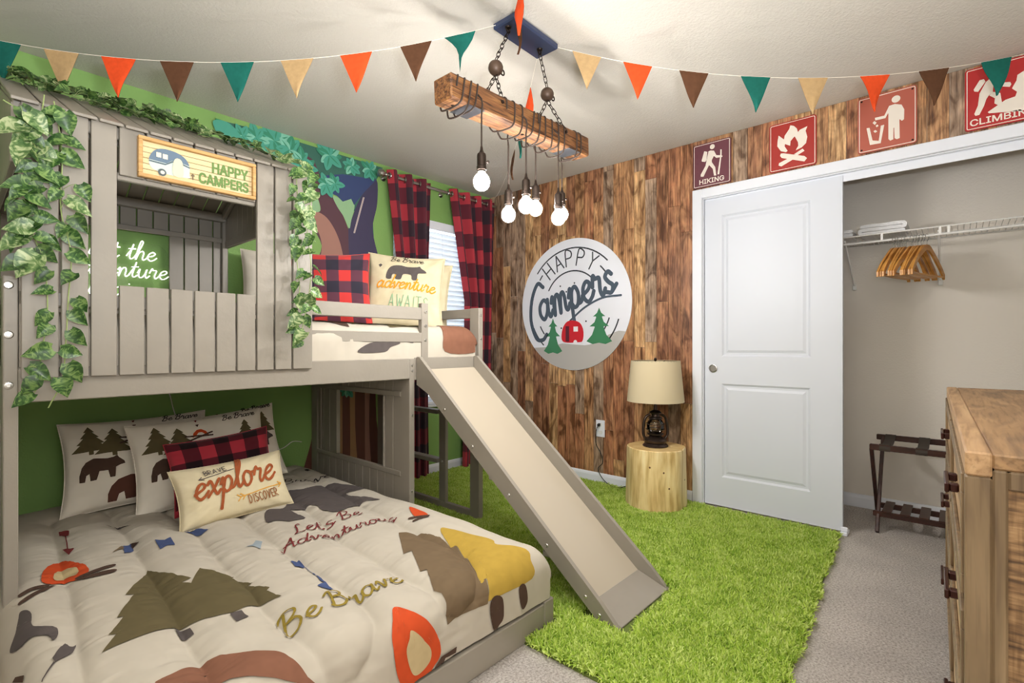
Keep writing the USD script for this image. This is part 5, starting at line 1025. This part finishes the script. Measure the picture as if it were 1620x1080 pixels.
obj('cable', tube(spline([(-2.60, -.02, .92), (-2.575, -.008, .86), (-2.545, -.008, .80), (-2.53, -.008, .73), (-2.515, -.010, .67), (-2.50, -.012, .60), (-2.30, -.012, .48), (-2.05, -.010, .40), (-1.93, -.010, .405), (-1.86, -.010, .44), (-1.80, -.010, .43)], 8), .0028, 6), wc, cd)

# ---------------------------------------------------------------- ivy garlands
def ivy_mat(name, pale, mid, dark): return mat(name, {'uv': ('uvmap', {'attribute': 'st'}), 'm': ('mapping', {'scale': (1.0, 2.2, 1)}), 'oi': ('object_info', {}), 'mo': ('math', {'math_type': 'multiply', 'value2': 19.}), 'cx': ('combine_xyz', {}), 'va': ('vector_math', {'math_type': 'add'}), 'n': ('noise_texture', {'scale': 1.7, 'detail': 2., 'distortion': 1.6}),
    'r': ('rgb_ramp', {'ramp': [(.36, c(dark)), (.50, c(mid)), (.62, c(pale))]}), 'p': ('principled_bsdf', {'roughness': .38}), 'tr': ('translucent_bsdf', {}), 'x': ('mix_closure', {'fac': .2})},
    [('uv.UV', 'm.vector'), ('oi.random', 'mo.value1'), ('mo.value', 'cx.x'), ('mo.value', 'cx.y'), ('m.vector', 'va.vector1'), ('cx.vector', 'va.vector2'), ('va.vector', 'n.vector'), ('n.fac', 'r.fac'), ('r.color', 'p.base_color'), ('r.color', 'tr.color'), ('p.BSDF', 'x.closure1'), ('tr.BSDF', 'x.closure2')], 'x.closure')
IVY = [ivy_mat('ivy_green', '#7c9a56', '#436830', '#294b23'), ivy_mat('ivy_pale', '#b4c090', '#728f55', '#3e6230'), ivy_mat('ivy_dark', '#63803f', '#385a28', '#233c1c')]
STEM = plain('ivy_stem', '#8fa063', .6)
def leaf_mesh(p, d, nrm, L, W):
    d = np.array(d, float); d /= np.linalg.norm(d); nrm = np.array(nrm, float); nrm -= (nrm @ d) * d; nrm /= np.linalg.norm(nrm); s = np.cross(d, nrm)
    ts = np.array([-.06, .04, .18, .38, .6, .8, 1.0]); ws = np.array([.25, .42, .5, .47, .34, .17, .0]) * W; V, UV = [], []
    for t, wd in zip(ts, ws):
        for a in (-1, -.5, 0, .5, 1):
            back = -.08 * L * (1 if abs(a) == 1 and t < 0 else 0)
            V.append(p + d * (t * L + back) + s * a * wd + nrm * (abs(a) * wd * .35 - .22 * L * t * t)); UV.append((a * .5 + .5, t))
    i = np.arange(len(ts) * 5).reshape(len(ts), 5)
    F = np.concatenate([np.stack([i[:-1, :-1], i[1:, :-1], i[1:, 1:]], -1).reshape(-1, 3), np.stack([i[:-1, :-1], i[1:, 1:], i[:-1, 1:]], -1).reshape(-1, 3)])
    return trimesh.Trimesh(np.array(V), F, process=False), np.array(UV)
IVL = [(-3.241,-1.187,1.707,1),(-3.176,-1.201,1.737,1),(-3.206,-1.182,1.703,1),(-3.218,-1.222,1.631,1),(-3.08,-1.183,1.509,1),(-3.198,-1.188,1.753,2),(-3.177,-1.187,1.688,2),(-3.143,-1.182,1.788,0),(-3.146,-1.171,1.766,2),(-3.111,-1.199,1.759,0),(-3.137,-1.178,1.701,0),(-3.09,-1.173,1.708,0),(-3.094,-1.169,1.656,0),(-3.169,-1.182,1.635,2),(-3.139,-1.177,1.642,0),(-3.204,-1.172,1.603,0),(-3.186,-1.174,1.587,0),(-3.161,-1.171,1.585,0),(-3.224,-1.188,1.546,0),(-3.133,-1.189,1.573,0),(-3.068,-1.198,1.553,0),(-3.223,-1.195,1.518,0),(-3.141,-1.197,1.529,0),(-3.173,-1.19,1.508,0),(-3.204,-1.177,1.474,2),(-3.236,-1.19,1.489,0),(-3.219,-1.194,1.418,1),(-3.231,-1.178,1.376,1),(-3.201,-1.192,1.311,1),(-3.157,-1.197,1.456,0),(-3.079,-1.183,1.454,2),(-3.159,-1.195,1.394,0),(-3.122,-1.176,1.428,0),(-3.089,-1.169,1.405,0),(-3.141,-1.179,1.383,0),(-3.154,-1.17,1.348,2),(-3.081,-1.198,1.345,0),(-3.231,-1.18,1.309,2),(-3.168,-1.197,1.278,2),(-3.111,-1.209,1.279,2),(-3.164,-1.174,1.236,0),(-3.075,-1.177,1.198,0),(-3.08,-1.175,1.158,0),(-3.166,-1.179,1.152,0),(-3.162,-1.18,1.114,0),(-3.084,-1.185,1.093,0),(-3.176,-1.18,1.049,0),(-3.097,-1.173,1.048,0),(-3.169,-1.177,0.986,2),(-3.09,-1.171,0.983,0),(-3.196,-1.211,0.949,2),(-3.117,-1.18,0.94,0),(-3.211,-1.204,0.91,0),(-3.224,-1.207,1.461,2),(-3.158,-1.177,1.659,1),(-3.159,-1.19,1.738,2),(-3.172,-1.189,1.741,0),(-3.192,-1.169,1.661,1),(-3.202,-1.183,1.421,0),(-3.216,-1.183,1.46,0),(-3.193,-1.191,1.424,2),(-3.202,-1.17,1.425,0),(-3.188,-1.193,1.538,2),(-3.226,-1.176,1.369,0),(-3.22,-1.178,1.403,0),(-3.154,-1.21,1.584,0)]
IVR = [(-2.418,-1.222,1.708,0),(-2.338,-1.179,1.748,0),(-2.334,-1.22,1.776,0),(-2.424,-1.234,1.664,2),(-2.335,-1.21,1.7,1),(-2.377,-1.209,1.685,0),(-2.41,-1.218,1.601,2),(-2.332,-1.18,1.64,1),(-2.416,-1.23,1.563,2),(-2.362,-1.191,1.644,1),(-2.326,-1.193,1.615,1),(-2.335,-1.224,1.573,1),(-2.379,-1.201,1.551,0),(-2.317,-1.186,1.528,1),(-2.39,-1.187,1.498,2),(-2.386,-1.19,1.463,1),(-2.351,-1.205,1.502,0),(-2.332,-1.185,1.468,0),(-2.383,-1.209,1.784,1),(-2.347,-1.196,1.814,0),(-2.326,-1.205,1.745,2),(-2.402,-1.211,1.784,0),(-2.371,-1.182,1.603,0),(-2.343,-1.199,1.597,0),(-2.404,-1.197,1.505,0),(-2.348,-1.226,1.514,0),(-2.404,-1.234,1.445,0),(-2.377,-1.205,1.367,0),(-2.347,-1.206,1.361,2),(-2.296,-1.204,1.393,0),(-2.298,-1.217,1.343,0),(-2.322,-1.246,1.287,1),(-2.394,-1.194,1.314,0),(-2.375,-1.19,1.265,2),(-2.369,-1.197,1.239,1),(-2.397,-1.182,1.204,0),(-2.337,-1.185,1.171,0),(-2.396,-1.181,1.135,0),(-2.394,-1.231,1.1,1),(-2.319,-1.239,1.218,0),(-2.385,-1.194,1.075,0),(-2.399,-1.205,1.169,1),(-2.379,-1.254,1.218,0),(-2.329,-1.206,1.258,1)]
IVLS = [[(-3.16,-1.165,1.84),(-3.171,-1.165,1.7),(-3.174,-1.165,1.545),(-3.195,-1.165,1.454),(-3.16,-1.165,1.315),(-3.153,-1.165,1.16),(-3.167,-1.165,1.043),(-3.174,-1.165,0.946),(-3.202,-1.165,0.901)],[(-3.138,-1.165,1.828),(-3.119,-1.165,1.676),(-3.122,-1.165,1.497),(-3.098,-1.165,1.362),(-3.104,-1.165,1.222),(-3.109,-1.165,1.102),(-3.119,-1.165,0.963),(-3.151,-1.165,0.877)],[(-3.25,-1.18,1.787),(-3.219,-1.18,1.766),(-3.189,-1.18,1.7),(-3.173,-1.18,1.619)]]
IVRS = [[(-2.381,-1.175,1.82),(-2.376,-1.175,1.728),(-2.37,-1.175,1.595),(-2.376,-1.175,1.434),(-2.365,-1.175,1.301),(-2.387,-1.175,1.166),(-2.376,-1.175,1.073)],[(-2.339,-1.185,1.815),(-2.32,-1.185,1.711),(-2.337,-1.185,1.573),(-2.32,-1.185,1.412),(-2.331,-1.185,1.276),(-2.359,-1.185,1.14)]]
def garland(label, leaves, strands, seed, size):
    """leaves: (x, y, z, kind); strands: polylines of the vine; each leaf is a part with its own stalk from the nearest vine"""
    t = thing('ivy_garland', label, 'ivy garland', leaves[0][:3]); r = np.random.default_rng(seed); vines = []
    for st in strands:
        q = spline(st, 6); vines.append(q); obj('vine', tube(q, .0018, 5), STEM, t)
    allv = np.vstack(vines); stalks = []
    for x, y, z, k, *nn in leaves:
        p = np.array([x, y, z]); nrm = np.array(nn[0] if nn else (-.35, -1, .35)) + r.normal(0, .28, 3)
        j = np.argmin(((allv - p) ** 2).sum(1)); away = p - allv[j]; d = np.array([np.sign(away[0] or 1) * r.uniform(.2, 1), r.uniform(-.2, .1), -r.uniform(.1, 1.0)])
        if nn: d = r.normal(0, 1, 3) * [1, .6, .25]
        L = size * r.uniform(.85, 1.2) * (1.25 if k == 1 else 1); d /= np.linalg.norm(d)
        m, uv = leaf_mesh(p - d * L * .45, d, nrm, L, L * r.uniform(.72, .88)); obj('leaf', m, IVY[k], t, uv=uv)
        if np.linalg.norm(away) < .16: stalks.append(tube(spline([allv[j], (allv[j] + p - d * L * .45) / 2 + [0, -.006, .008], p - d * L * .45], 3), .0010, 4))
    if stalks: obj('leaf_stalk', cat_(stalks), STEM, t, kind='stuff')
garland('thick variegated ivy garland trailing down the left end of the loft front', IVL, IVLS, 1, .058)
garland('slim ivy garland hanging down the right edge of the loft front beside the pillows', IVR, IVRS, 2, .052)
rr = np.random.default_rng(9); top = []
for k in range(110):
    x = -3.20 + .62 * rr.random() ** 1.35; y = -.70 + rr.normal(0, .10); z = RZ - abs(y - RY) * .45 + .022 + rr.uniform(0, .04); top.append((x, y, z, int(rr.choice([0, 0, 2, 2, 1])), (0, -.55, .8)))
for k in range(34):
    s = rr.random(); x = -2.62 + .30 * s + rr.normal(0, .02); y = -.62 - .48 * s ** 1.3 + rr.normal(0, .03); z = RZ - abs(y - RY) * .45 + .02 + rr.uniform(0, .025); top.append((x, y, z, int(rr.choice([0, 0, 2, 1])), (0, -.6, .8)))
top += [(-2.70, -.57, 2.125, 2, (0, -1, .2)), (-2.665, -.57, 2.11, 2, (0, -1, .2)), (-2.72, -.6, 2.10, 0, (0, -1, .2)), (-2.36, -1.13, 1.86, 1, (0, -1, .4)), (-2.31, -1.14, 1.85, 1, (0, -1, .4)), (-2.33, -1.15, 1.83, 0, (0, -1, .4))]
garland('flat ivy garland lying along the slatted roof of the loft', top, [[(-3.21, -.62, RZ + .015), (-3.0, -.58, RZ + .018), (-2.8, -.63, RZ + .015), (-2.62, -.62, RZ + .01), (-2.45, -.85, RZ - .10), (-2.32, -1.12, RZ - .22)], [(-3.2, -.70, RZ - .04), (-2.95, -.70, RZ - .04), (-2.72, -.66, RZ - .025)]], 3, .05)

# ---------------------------------------------------------------- closet: wire shelf, hangers, towels, luggage rack
WIRE = plain('white_wire_coating', '#e8e7e4', .4)
sh = thing('wire_shelf', 'white wire closet shelf with a hanging rail and diagonal brackets', 'shelf', (.45, -2.8, 1.72))
ya, yb = -1.93, YR + .012
obj('front_rail', tube([(.262, ya, 1.722), (.262, -2.8, 1.722), (.262, yb, 1.722)], .0042, 8), WIRE, sh); obj('hanging_rail', tube([(.258, ya, 1.678), (.258, -2.8, 1.678), (.258, yb, 1.678)], .0055, 8), WIRE, sh)
obj('back_rail', tube([(.648, ya, 1.722), (.648, -2.8, 1.722), (.648, yb, 1.722)], .0036, 6), WIRE, sh); obj('middle_rail', tube([(.45, ya, 1.718), (.45, -2.8, 1.718), (.45, yb, 1.718)], .003, 6), WIRE, sh)
obj('deck_wire', cat_([tube([(.262, y, 1.7255), (.45, y, 1.7255), (.65, y, 1.7255)], .0016, 4) for y in np.arange(ya - .01, yb, -.0254)]), WIRE, sh, kind='stuff')
for y in (-2.2, -2.56, -2.93, -3.188, -3.224, -3.55): obj('front_tie', box(.257, .264, y - .006, y + .006, 1.678, 1.722, .001), WIRE, sh)
for y in (-2.15, -2.748, -3.182, -3.62):
    obj('bracket', cat_([tube([(.262, y, 1.70), (.45, y, 1.585), (.652, y, 1.46)], .0055, 8), box(.640, .6595, y - .011, y + .011, 1.435, 1.475, .003)]), WIRE, sh)
HW = noisy('hanger_wood', '#b5762f', '#d29a50', 40., .35, .1, (.2, 1, 1), rnd=.12); CHROME = plain('chrome', '#cfcfcf', .15, 1.)
ORD = [None] + ['%s wooden coat hanger from the left on the closet rail' % o for o in ('second', 'third', 'fourth', 'fifth', 'sixth', 'seventh', 'eighth', 'ninth', 'tenth')]
for k, y in enumerate([-2.985, -2.999, -3.012, -3.026, -3.040, -3.066, -3.080, -3.093, -3.106, -3.119, -3.133]):
    if k == 0:
        path = thing('wooden_hanger', 'wooden coat hanger at the left end of the row on the closet rail', 'coat hanger', (.258, y, 1.678), 'wooden hangers on the closet rail'); first = path; UsdGeom.Xformable(stage.GetPrimAtPath(path)).AddRotateZOp().Set(-15.)
        arms = []
        for s in (-1, 1):
            q = spline([(0, 1.612), (.03, 1.607), (.10, 1.560), (.17, 1.505), (.212, 1.462)], 5)
            arms.append(Polygon([(s * a, b + .013) for a, b in q] + [(s * a, b - .012) for a, b in q[::-1]]).buffer(.003, 4))
        obj('shoulder_frame', plate(unary_union(arms), .010, (.258, y + .005, 0), (1, 0, 0), (0, 0, 1)), HW, path)
        obj('trouser_bar', tube([(.258 - .195, y, 1.462), (.258, y, 1.460), (.258 + .195, y, 1.462)], .0055, 10), HW, path)
        obj('hook', tube(spline([(.258, y, 1.60), (.258, y, 1.635), (.262, y, 1.650), (.277, y, 1.664), (.276, y, 1.681), (.258, y, 1.6895), (.242, y, 1.683), (.239, y, 1.672)], 5), .0019, 6), CHROME, path)
    else:
        p = '/World/' + numbered('/World', 'wooden_hanger'); x = UsdGeom.Xform.Define(stage, p); pr = x.GetPrim(); pr.GetReferences().AddInternalReference(first); pr.SetInstanceable(True)
        x.GetPrim().GetAttribute('xformOp:translate').Set(Gf.Vec3d(.258, y, 1.678)); x.GetPrim().GetAttribute('xformOp:rotateZ').Set(-15. + 4. * math.sin(k * 2.3)); tag(pr, ORD[k] if k < 10 else 'wooden coat hanger at the right end of the row on the closet rail', 'coat hanger', 'wooden hangers on the closet rail')
TOW = noisy('white_towel', '#e6e6e8', '#f1f1f2', 30., .95, 1., bscale=300., dist=.002)
def towel(label, y0, y1, x0, x1, z0, n, th):
    t = thing('folded_towel', label, 'towel', ((x0 + x1) / 2, (y0 + y1) / 2, z0)); pts = []; st = 2 * th + .001
    for k in range(n):
        a, b = (y0 + th, y1 - th) if k % 2 == 0 else (y1 - th, y0 + th)
        zz = z0 + th + k * st; m = (a + b) / 2; pts += [(a, zz), ((a + m) / 2, zz + .001), (m, zz - .001), ((b + m) / 2, zz + .0012), (b, zz)]
        if k < n - 1: s = 1 if b > a else -1; pts.append((b + s * th * .7, zz + st / 2))
    P = LineString(spline(pts, 4)).buffer(th * .94, 4)
    m = frame(extr(P, x1 - x0), (x0, 0, 0), (0, 1, 0), (0, 0, 1), (1, 0, 0)); v, f = trimesh.remesh.subdivide_to_size(m.vertices, m.faces, .03, max_iter=12)
    q = np.column_stack([v[:, 0] * 14, v[:, 1] * 14, v[:, 2] * 30]); v = v + np.column_stack([(meshkit.fbm(q, 2, 1) - .5) * .008, (meshkit.fbm(q, 2, 2) - .5) * .008, (meshkit.fbm(q, 2, 3) - .5) * .005 + .0025])
    m = trimesh.Trimesh(v, f); m.merge_vertices(); obj('terry_cloth', m, TOW, t, smooth=50)
towel('white towel folded in a thick flat stack on the closet shelf, above the hangers', -3.035, -2.815, .32, .56, 1.7275, 3, .0105)
towel('white folded towel on the closet shelf, partly hidden by the sliding door', -2.785, -2.58, .30, .50, 1.7275, 2, .0105)
ESP = noisy('espresso_wood', '#2e1712', '#42231a', 30., .35, .1, (1, .2, 1)); WEB = plain('black_webbing', '#3b332c', .8)
rk = thing('luggage_rack', 'dark folding luggage rack with straps and a slatted lower shelf inside the closet', 'luggage rack', (.30, -3.16, 0))
y0, y1 = -2.905, -3.40
for s, (xa, xb) in enumerate(((.14, .46), (.47, .165))):
    for y in (y0, y1):
        yy = y + (.012 if s else -.012) * (-1 if y == y0 else 1); obj('leg', board((xa, yy, .49 if not s else .505), (xb, yy, .004), .032, .018, (0, 0, 1), .003), ESP, rk)
obj('top_bar', box(.125, .153, y0 + .02, y1 - .02, .478, .510), ESP, rk); obj('top_bar', box(.455, .483, y0 + .02, y1 - .02, .490, .522), ESP, rk)
for y in (y0 - .05, y0 - .21, y1 + .1):
    q = spline([(.128, y, .478), (.124, y, .495), (.14, y, .5125), (.22, y, .498), (.30, y, .492), (.39, y, .502), (.468, y, .5245), (.485, y, .508), (.482, y, .49)], 4)
    P = LineString(q[:, [0, 2]]).buffer(.0016, 2); obj('strap', plate(P, .05, (0, y + .025, 0), (1, 0, 0), (0, 0, 1)), WEB, rk)
obj('shelf_rail', box(.205, .225, y0 + .012, y1 - .012, .085, .115), ESP, rk); obj('shelf_rail', box(.405, .425, y0 + .012, y1 - .012, .085, .115), ESP, rk)
for k in range(6): obj('shelf_slat', box(.19, .44, y0 - .03 - k * .083, y0 - .075 - k * .083, .115, .124, .002), ESP, rk)

# ---------------------------------------------------------------- dresser
def dwood(name, a, b, d, st): return mat(name, {'t': ('texture_coordinate', {}), 'm': ('mapping', {'scale': st}), 'n': ('noise_texture', {'scale': 26., 'detail': 5., 'distortion': .8}), 'm2': ('mapping', {'scale': tuple(v * (1 if v == 1 else .4) for v in st)}), 'n2': ('noise_texture', {'scale': 120., 'detail': 2.}),
    'r': ('rgb_ramp', {'ramp': [(.3, c(a)), (.5, c(b)), (.72, c(d))]}), 'r2': ('rgb_ramp', {'ramp': [(.34, (.66, .62, .58)), (.5, (1, 1, 1))]}), 'x': ('mix', {'mix_type': 'multiply', 'fac': .7}), 'b': ('bump', {'strength': .4, 'distance': .002}), 'p': ('principled_bsdf', {'roughness': .5})},
    [('t.object', 'm.vector'), ('m.vector', 'n.vector'), ('t.object', 'm2.vector'), ('m2.vector', 'n2.vector'), ('n.fac', 'r.fac'), ('n2.fac', 'r2.fac'), ('r.color', 'x.color1'), ('r2.color', 'x.color2'), ('x.color', 'p.base_color'), ('n.fac', 'b.height'), ('b.normal', 'p.normal')])
DTOP = dwood('dresser_top', '#745a40', '#957450', '#ad8a61', (.15, 1, 1)); DST = dwood('dresser_stile', '#64513c', '#7d684c', '#927b5d', (1, 1, .12)); DRL = dwood('dresser_rail', '#8c6d4d', '#b08d66', '#c8a880', (.12, 1, 1))
DPAN = mat('dresser_rough_sawn', {'t': ('texture_coordinate', {}), 'm1': ('mapping', {'scale': (1, .10, 1)}), 'n1': ('noise_texture', {'scale': 130., 'detail': 3.}), 'm2': ('mapping', {'scale': (1, 1, .08)}), 'n2': ('noise_texture', {'scale': 150., 'detail': 2.}), 'n3': ('noise_texture', {'scale': 6., 'detail': 2.}),
    'r1': ('rgb_ramp', {'ramp': [(.34, c('#553f29')), (.52, c('#876846')), (.7, c('#a3835d'))]}), 'r2': ('rgb_ramp', {'ramp': [(.36, (.62, .58, .52)), (.55, (1.05, 1.05, 1.05))]}), 'r3': ('rgb_ramp', {'ramp': [(.35, (.85, .82, .8)), (.65, (1.1, 1.1, 1.1))]}), 'x': ('mix', {'mix_type': 'multiply', 'fac': .8}), 'y': ('mix', {'mix_type': 'multiply', 'fac': 1.}), 'b': ('bump', {'strength': .6, 'distance': .002}), 'p': ('principled_bsdf', {'roughness': .7})},
    [('t.object', 'm1.vector'), ('m1.vector', 'n1.vector'), ('t.object', 'm2.vector'), ('m2.vector', 'n2.vector'), ('t.object', 'n3.vector'), ('n1.fac', 'r1.fac'), ('n2.fac', 'r2.fac'), ('n3.fac', 'r3.fac'), ('r1.color', 'x.color1'), ('r2.color', 'x.color2'), ('x.color', 'y.color1'), ('r3.color', 'y.color2'), ('y.color', 'p.base_color'), ('n1.fac', 'b.height'), ('b.normal', 'p.normal')])
HAND = plain('oxblood_bronze', '#3c1a15', .35, .35)
de, dg = np.array([.99963, .0272, 0]), np.array([.0272, -.99963, 0]); N0 = np.array([-2.270, -3.2715, 0])
ds = thing('dresser', 'weathered brown wooden six-drawer dresser at the right edge, seen along its front', 'dresser', N0)
def dbox(u0, u1, w0, w1, z0, z1, b=.003): return frame(box(u0, u1, w0, w1, z0, z1, b), N0, de, dg, (0, 0, 1))
DL, DD = 1.615, .43
def fr(m): return frame(m, N0, de, -dg, (0, 0, 1))
dd = lambda name, m, mt, parent=ds, **k: obj(name, m, mt, parent, **k)
# (frame keeps a right-handed basis by measuring depth along -dg)
def db(u0, u1, w0, w1, z0, z1, b=.003): return fr(box(u0, u1, -w1, -w0, z0, z1, b))
dd('top', db(0, DL, .032, DD, .875, .9), DTOP); dd('front_edge', db(-.001, DL, 0, .032, .862, .901), DRL)
for u in (0, DL / 2 - .014, DL - .028): dd('front_stile', db(u, u + .028, 0, .032, .05, .862), DST)
for z in (.635, .405, .115): dd('front_rail', db(.028, DL - .028, .002, .03, z, z + .022), DRL)
dd('side_stile', db(0, .02, .032, .05, .05, .875), DST); dd('side_stile', db(0, .02, DD - .045, DD, .05, .875), DST); dd('side_rail', db(0, .02, .05, DD - .045, .845, .875), DST); dd('side_rail', db(0, .02, .05, DD - .045, .05, .11), DST)
dd('side_panel', db(.006, .016, .045, DD - .04, .10, .85, .001), DPAN, label='rough-sawn inset side panel')
dd('side_panel', db(DL - .016, DL, .032, DD, .05, .875), DPAN); dd('back_panel', db(.02, DL - .02, DD - .012, DD, .06, .875), DST); dd('bottom_panel', db(.02, DL - .02, .03, DD - .01, .06, .08), DST)
for u in (.0, DL - .06):
    for w_ in (.005, DD - .06): dd('foot', db(u, u + .06, w_, w_ + .055, 0, .05), DST)
for ci, (ua, ub) in enumerate(((.031, DL / 2 - .017), (DL / 2 + .017, DL - .031))):
    for za, zb in ((.660, .859), (.430, .632), (.140, .402)):
        p = dd('drawer', db(ua, ub, .003, .03, za, zb), DRL)
        for q in ((ua, ub, za, za + .032), (ua, ub, zb - .032, zb), (ua, ua + .035, za + .032, zb - .032), (ub - .035, ub, za + .032, zb - .032)): obj('drawer_trim', db(q[0], q[1], -.004, .003, q[2], q[3], .0015), DST, p)
        uc, zc = (ua + ub) / 2, (za + zb) / 2 + .005
        obj('handle', cat_([db(uc - .065, uc - .045, -.014, .003, zc - .009, zc + .009), db(uc + .045, uc + .065, -.014, .003, zc - .009, zc + .009), db(uc - .070, uc + .070, -.021, -.013, zc - .010, zc + .010, .002)]), HAND, p)
        obj('drawer_box', db(ua + .01, ub - .01, .03, DD - .03, za + .01, zb - .02, .002), DST, p)

# ---------------------------------------------------------------- the green shag rug
GR = mat('shag_green', {'g': ('geometry', {}), 'n': ('noise_texture', {'scale': 11., 'detail': 3.}), 'oi': ('object_info', {}), 'uv': ('uvmap', {'attribute': 'st'}), 's': ('separate_xyz', {}), 'a': ('math', {'math_type': 'multiply_add', 'value2': .55, 'value3': .05}), 'b2': ('math', {'math_type': 'multiply_add', 'value2': .55}),
    'r': ('rgb_ramp', {'ramp': [(.15, c('#4b741e')), (.38, c('#98bb40')), (.6, c('#c0d85a')), (.85, c('#dcea90'))]}), 'p': ('principled_bsdf', {'roughness': .55, 'specular_ior_level': .3}), 'tr': ('translucent_bsdf', {}), 'x': ('mix_closure', {'fac': .3})},
    [('g.position', 'n.vector'), ('uv.UV', 's.vector'), ('s.x', 'a.value1'), ('n.fac', 'b2.value1'), ('a.value', 'b2.value3'), ('b2.value', 'r.fac'), ('r.color', 'p.base_color'), ('r.color', 'tr.color'), ('p.BSDF', 'x.closure1'), ('tr.BSDF', 'x.closure2')], 'x.closure')
rug = thing('shag_rug', 'bright green shaggy grass-like rug on the carpet under the slide', 'rug', (-1.0, -1.5, 0))
RP = Polygon([(-1.985, -2.105), (-1.99, -2.885), (-.05, -2.765), (-.05, -.05), (-1.70, -.05), (-1.70, -1.11), (-1.80, -1.13), (-1.80, -2.12)])
obj('backing', frame(extr(RP, .006), (0, 0, .0005), (1, 0, 0), (0, 1, 0), (0, 0, 1)), plain('rug_backing', '#5c6b2a', .9), rug, smooth=False)
r = np.random.default_rng(12); protos = []
pi = UsdGeom.PointInstancer.Define(stage, rug + '/pile'); tag(pi.GetPrim(), kind='stuff')
for k in range(5):
    V, F, UV = [], [], []
    for b in range(95):
        rad = .030 * math.sqrt(r.random()); a = r.random() * 6.283; p = np.array([rad * math.cos(a), rad * math.sin(a), .004]); L = r.uniform(.020, .034); ha = r.random() * 6.283; lean = r.uniform(.2, 1.7); hd = np.array([math.cos(ha), math.sin(ha), 0]); sd_ = np.array([-hd[1], hd[0], 0])
        wd = r.uniform(.0019, .0031); pts = [p]; ang = lean * .25; tone = r.random()
        for j in range(3): pts.append(pts[-1] + L / 3 * (hd * math.sin(ang) + np.array([0, 0, math.cos(ang)]) + sd_ * r.normal(0, .45))); ang += lean * .55
        i0 = len(V)
        for j, q in enumerate(pts): ww = wd * (1, 1, .85, .35)[j]; V += [q - sd_ * ww, q + sd_ * ww]; UV += [(tone, j / 3)] * 2
        for j in range(3): a0 = i0 + 2 * j; F += [(a0, a0 + 1, a0 + 3), (a0, a0 + 3, a0 + 2)]
    m = usdkit.mesh(stage, rug + '/pile/tuft_%03d' % k if k else rug + '/pile/tuft', (np.array(V), np.array(F)), GR, smooth=True, uv=np.array(UV)); protos.append(m.GetPath())
pi.CreatePrototypesRel().SetTargets(protos)
inner = RP.buffer(-.012); shapely.prepare(inner)
block = unary_union([sbox(-1.725, -2.37, -1.235, -2.13), sbox(-1.76, -1.14, -1.69, -.02), sbox(-1.25, -1.12, -1.19, -.02), Point(LX, LYY).buffer(.195)]).buffer(-.004); shapely.prepare(block)
pos, idx, ori = [], [], []
for x in np.arange(-1.985, -.04, .027):
    for y in np.arange(-2.88, -.04, .027):
        q = (x + r.uniform(-.010, .010), y + r.uniform(-.010, .010))
        if inner.contains(Point(q)) and not block.contains(Point(q)):
            pos.append((q[0] + 1.0, q[1] + 1.5, .003)); idx.append(int(r.integers(5))); a = r.random() * 6.283; ori.append(Gf.Quath(math.cos(a / 2), 0, 0, math.sin(a / 2)))
pi.CreatePositionsAttr(Vt.Vec3fArray([Gf.Vec3f(*map(float, p)) for p in pos])); pi.CreateProtoIndicesAttr(Vt.IntArray(idx)); pi.CreateOrientationsAttr(Vt.QuathArray(ori))
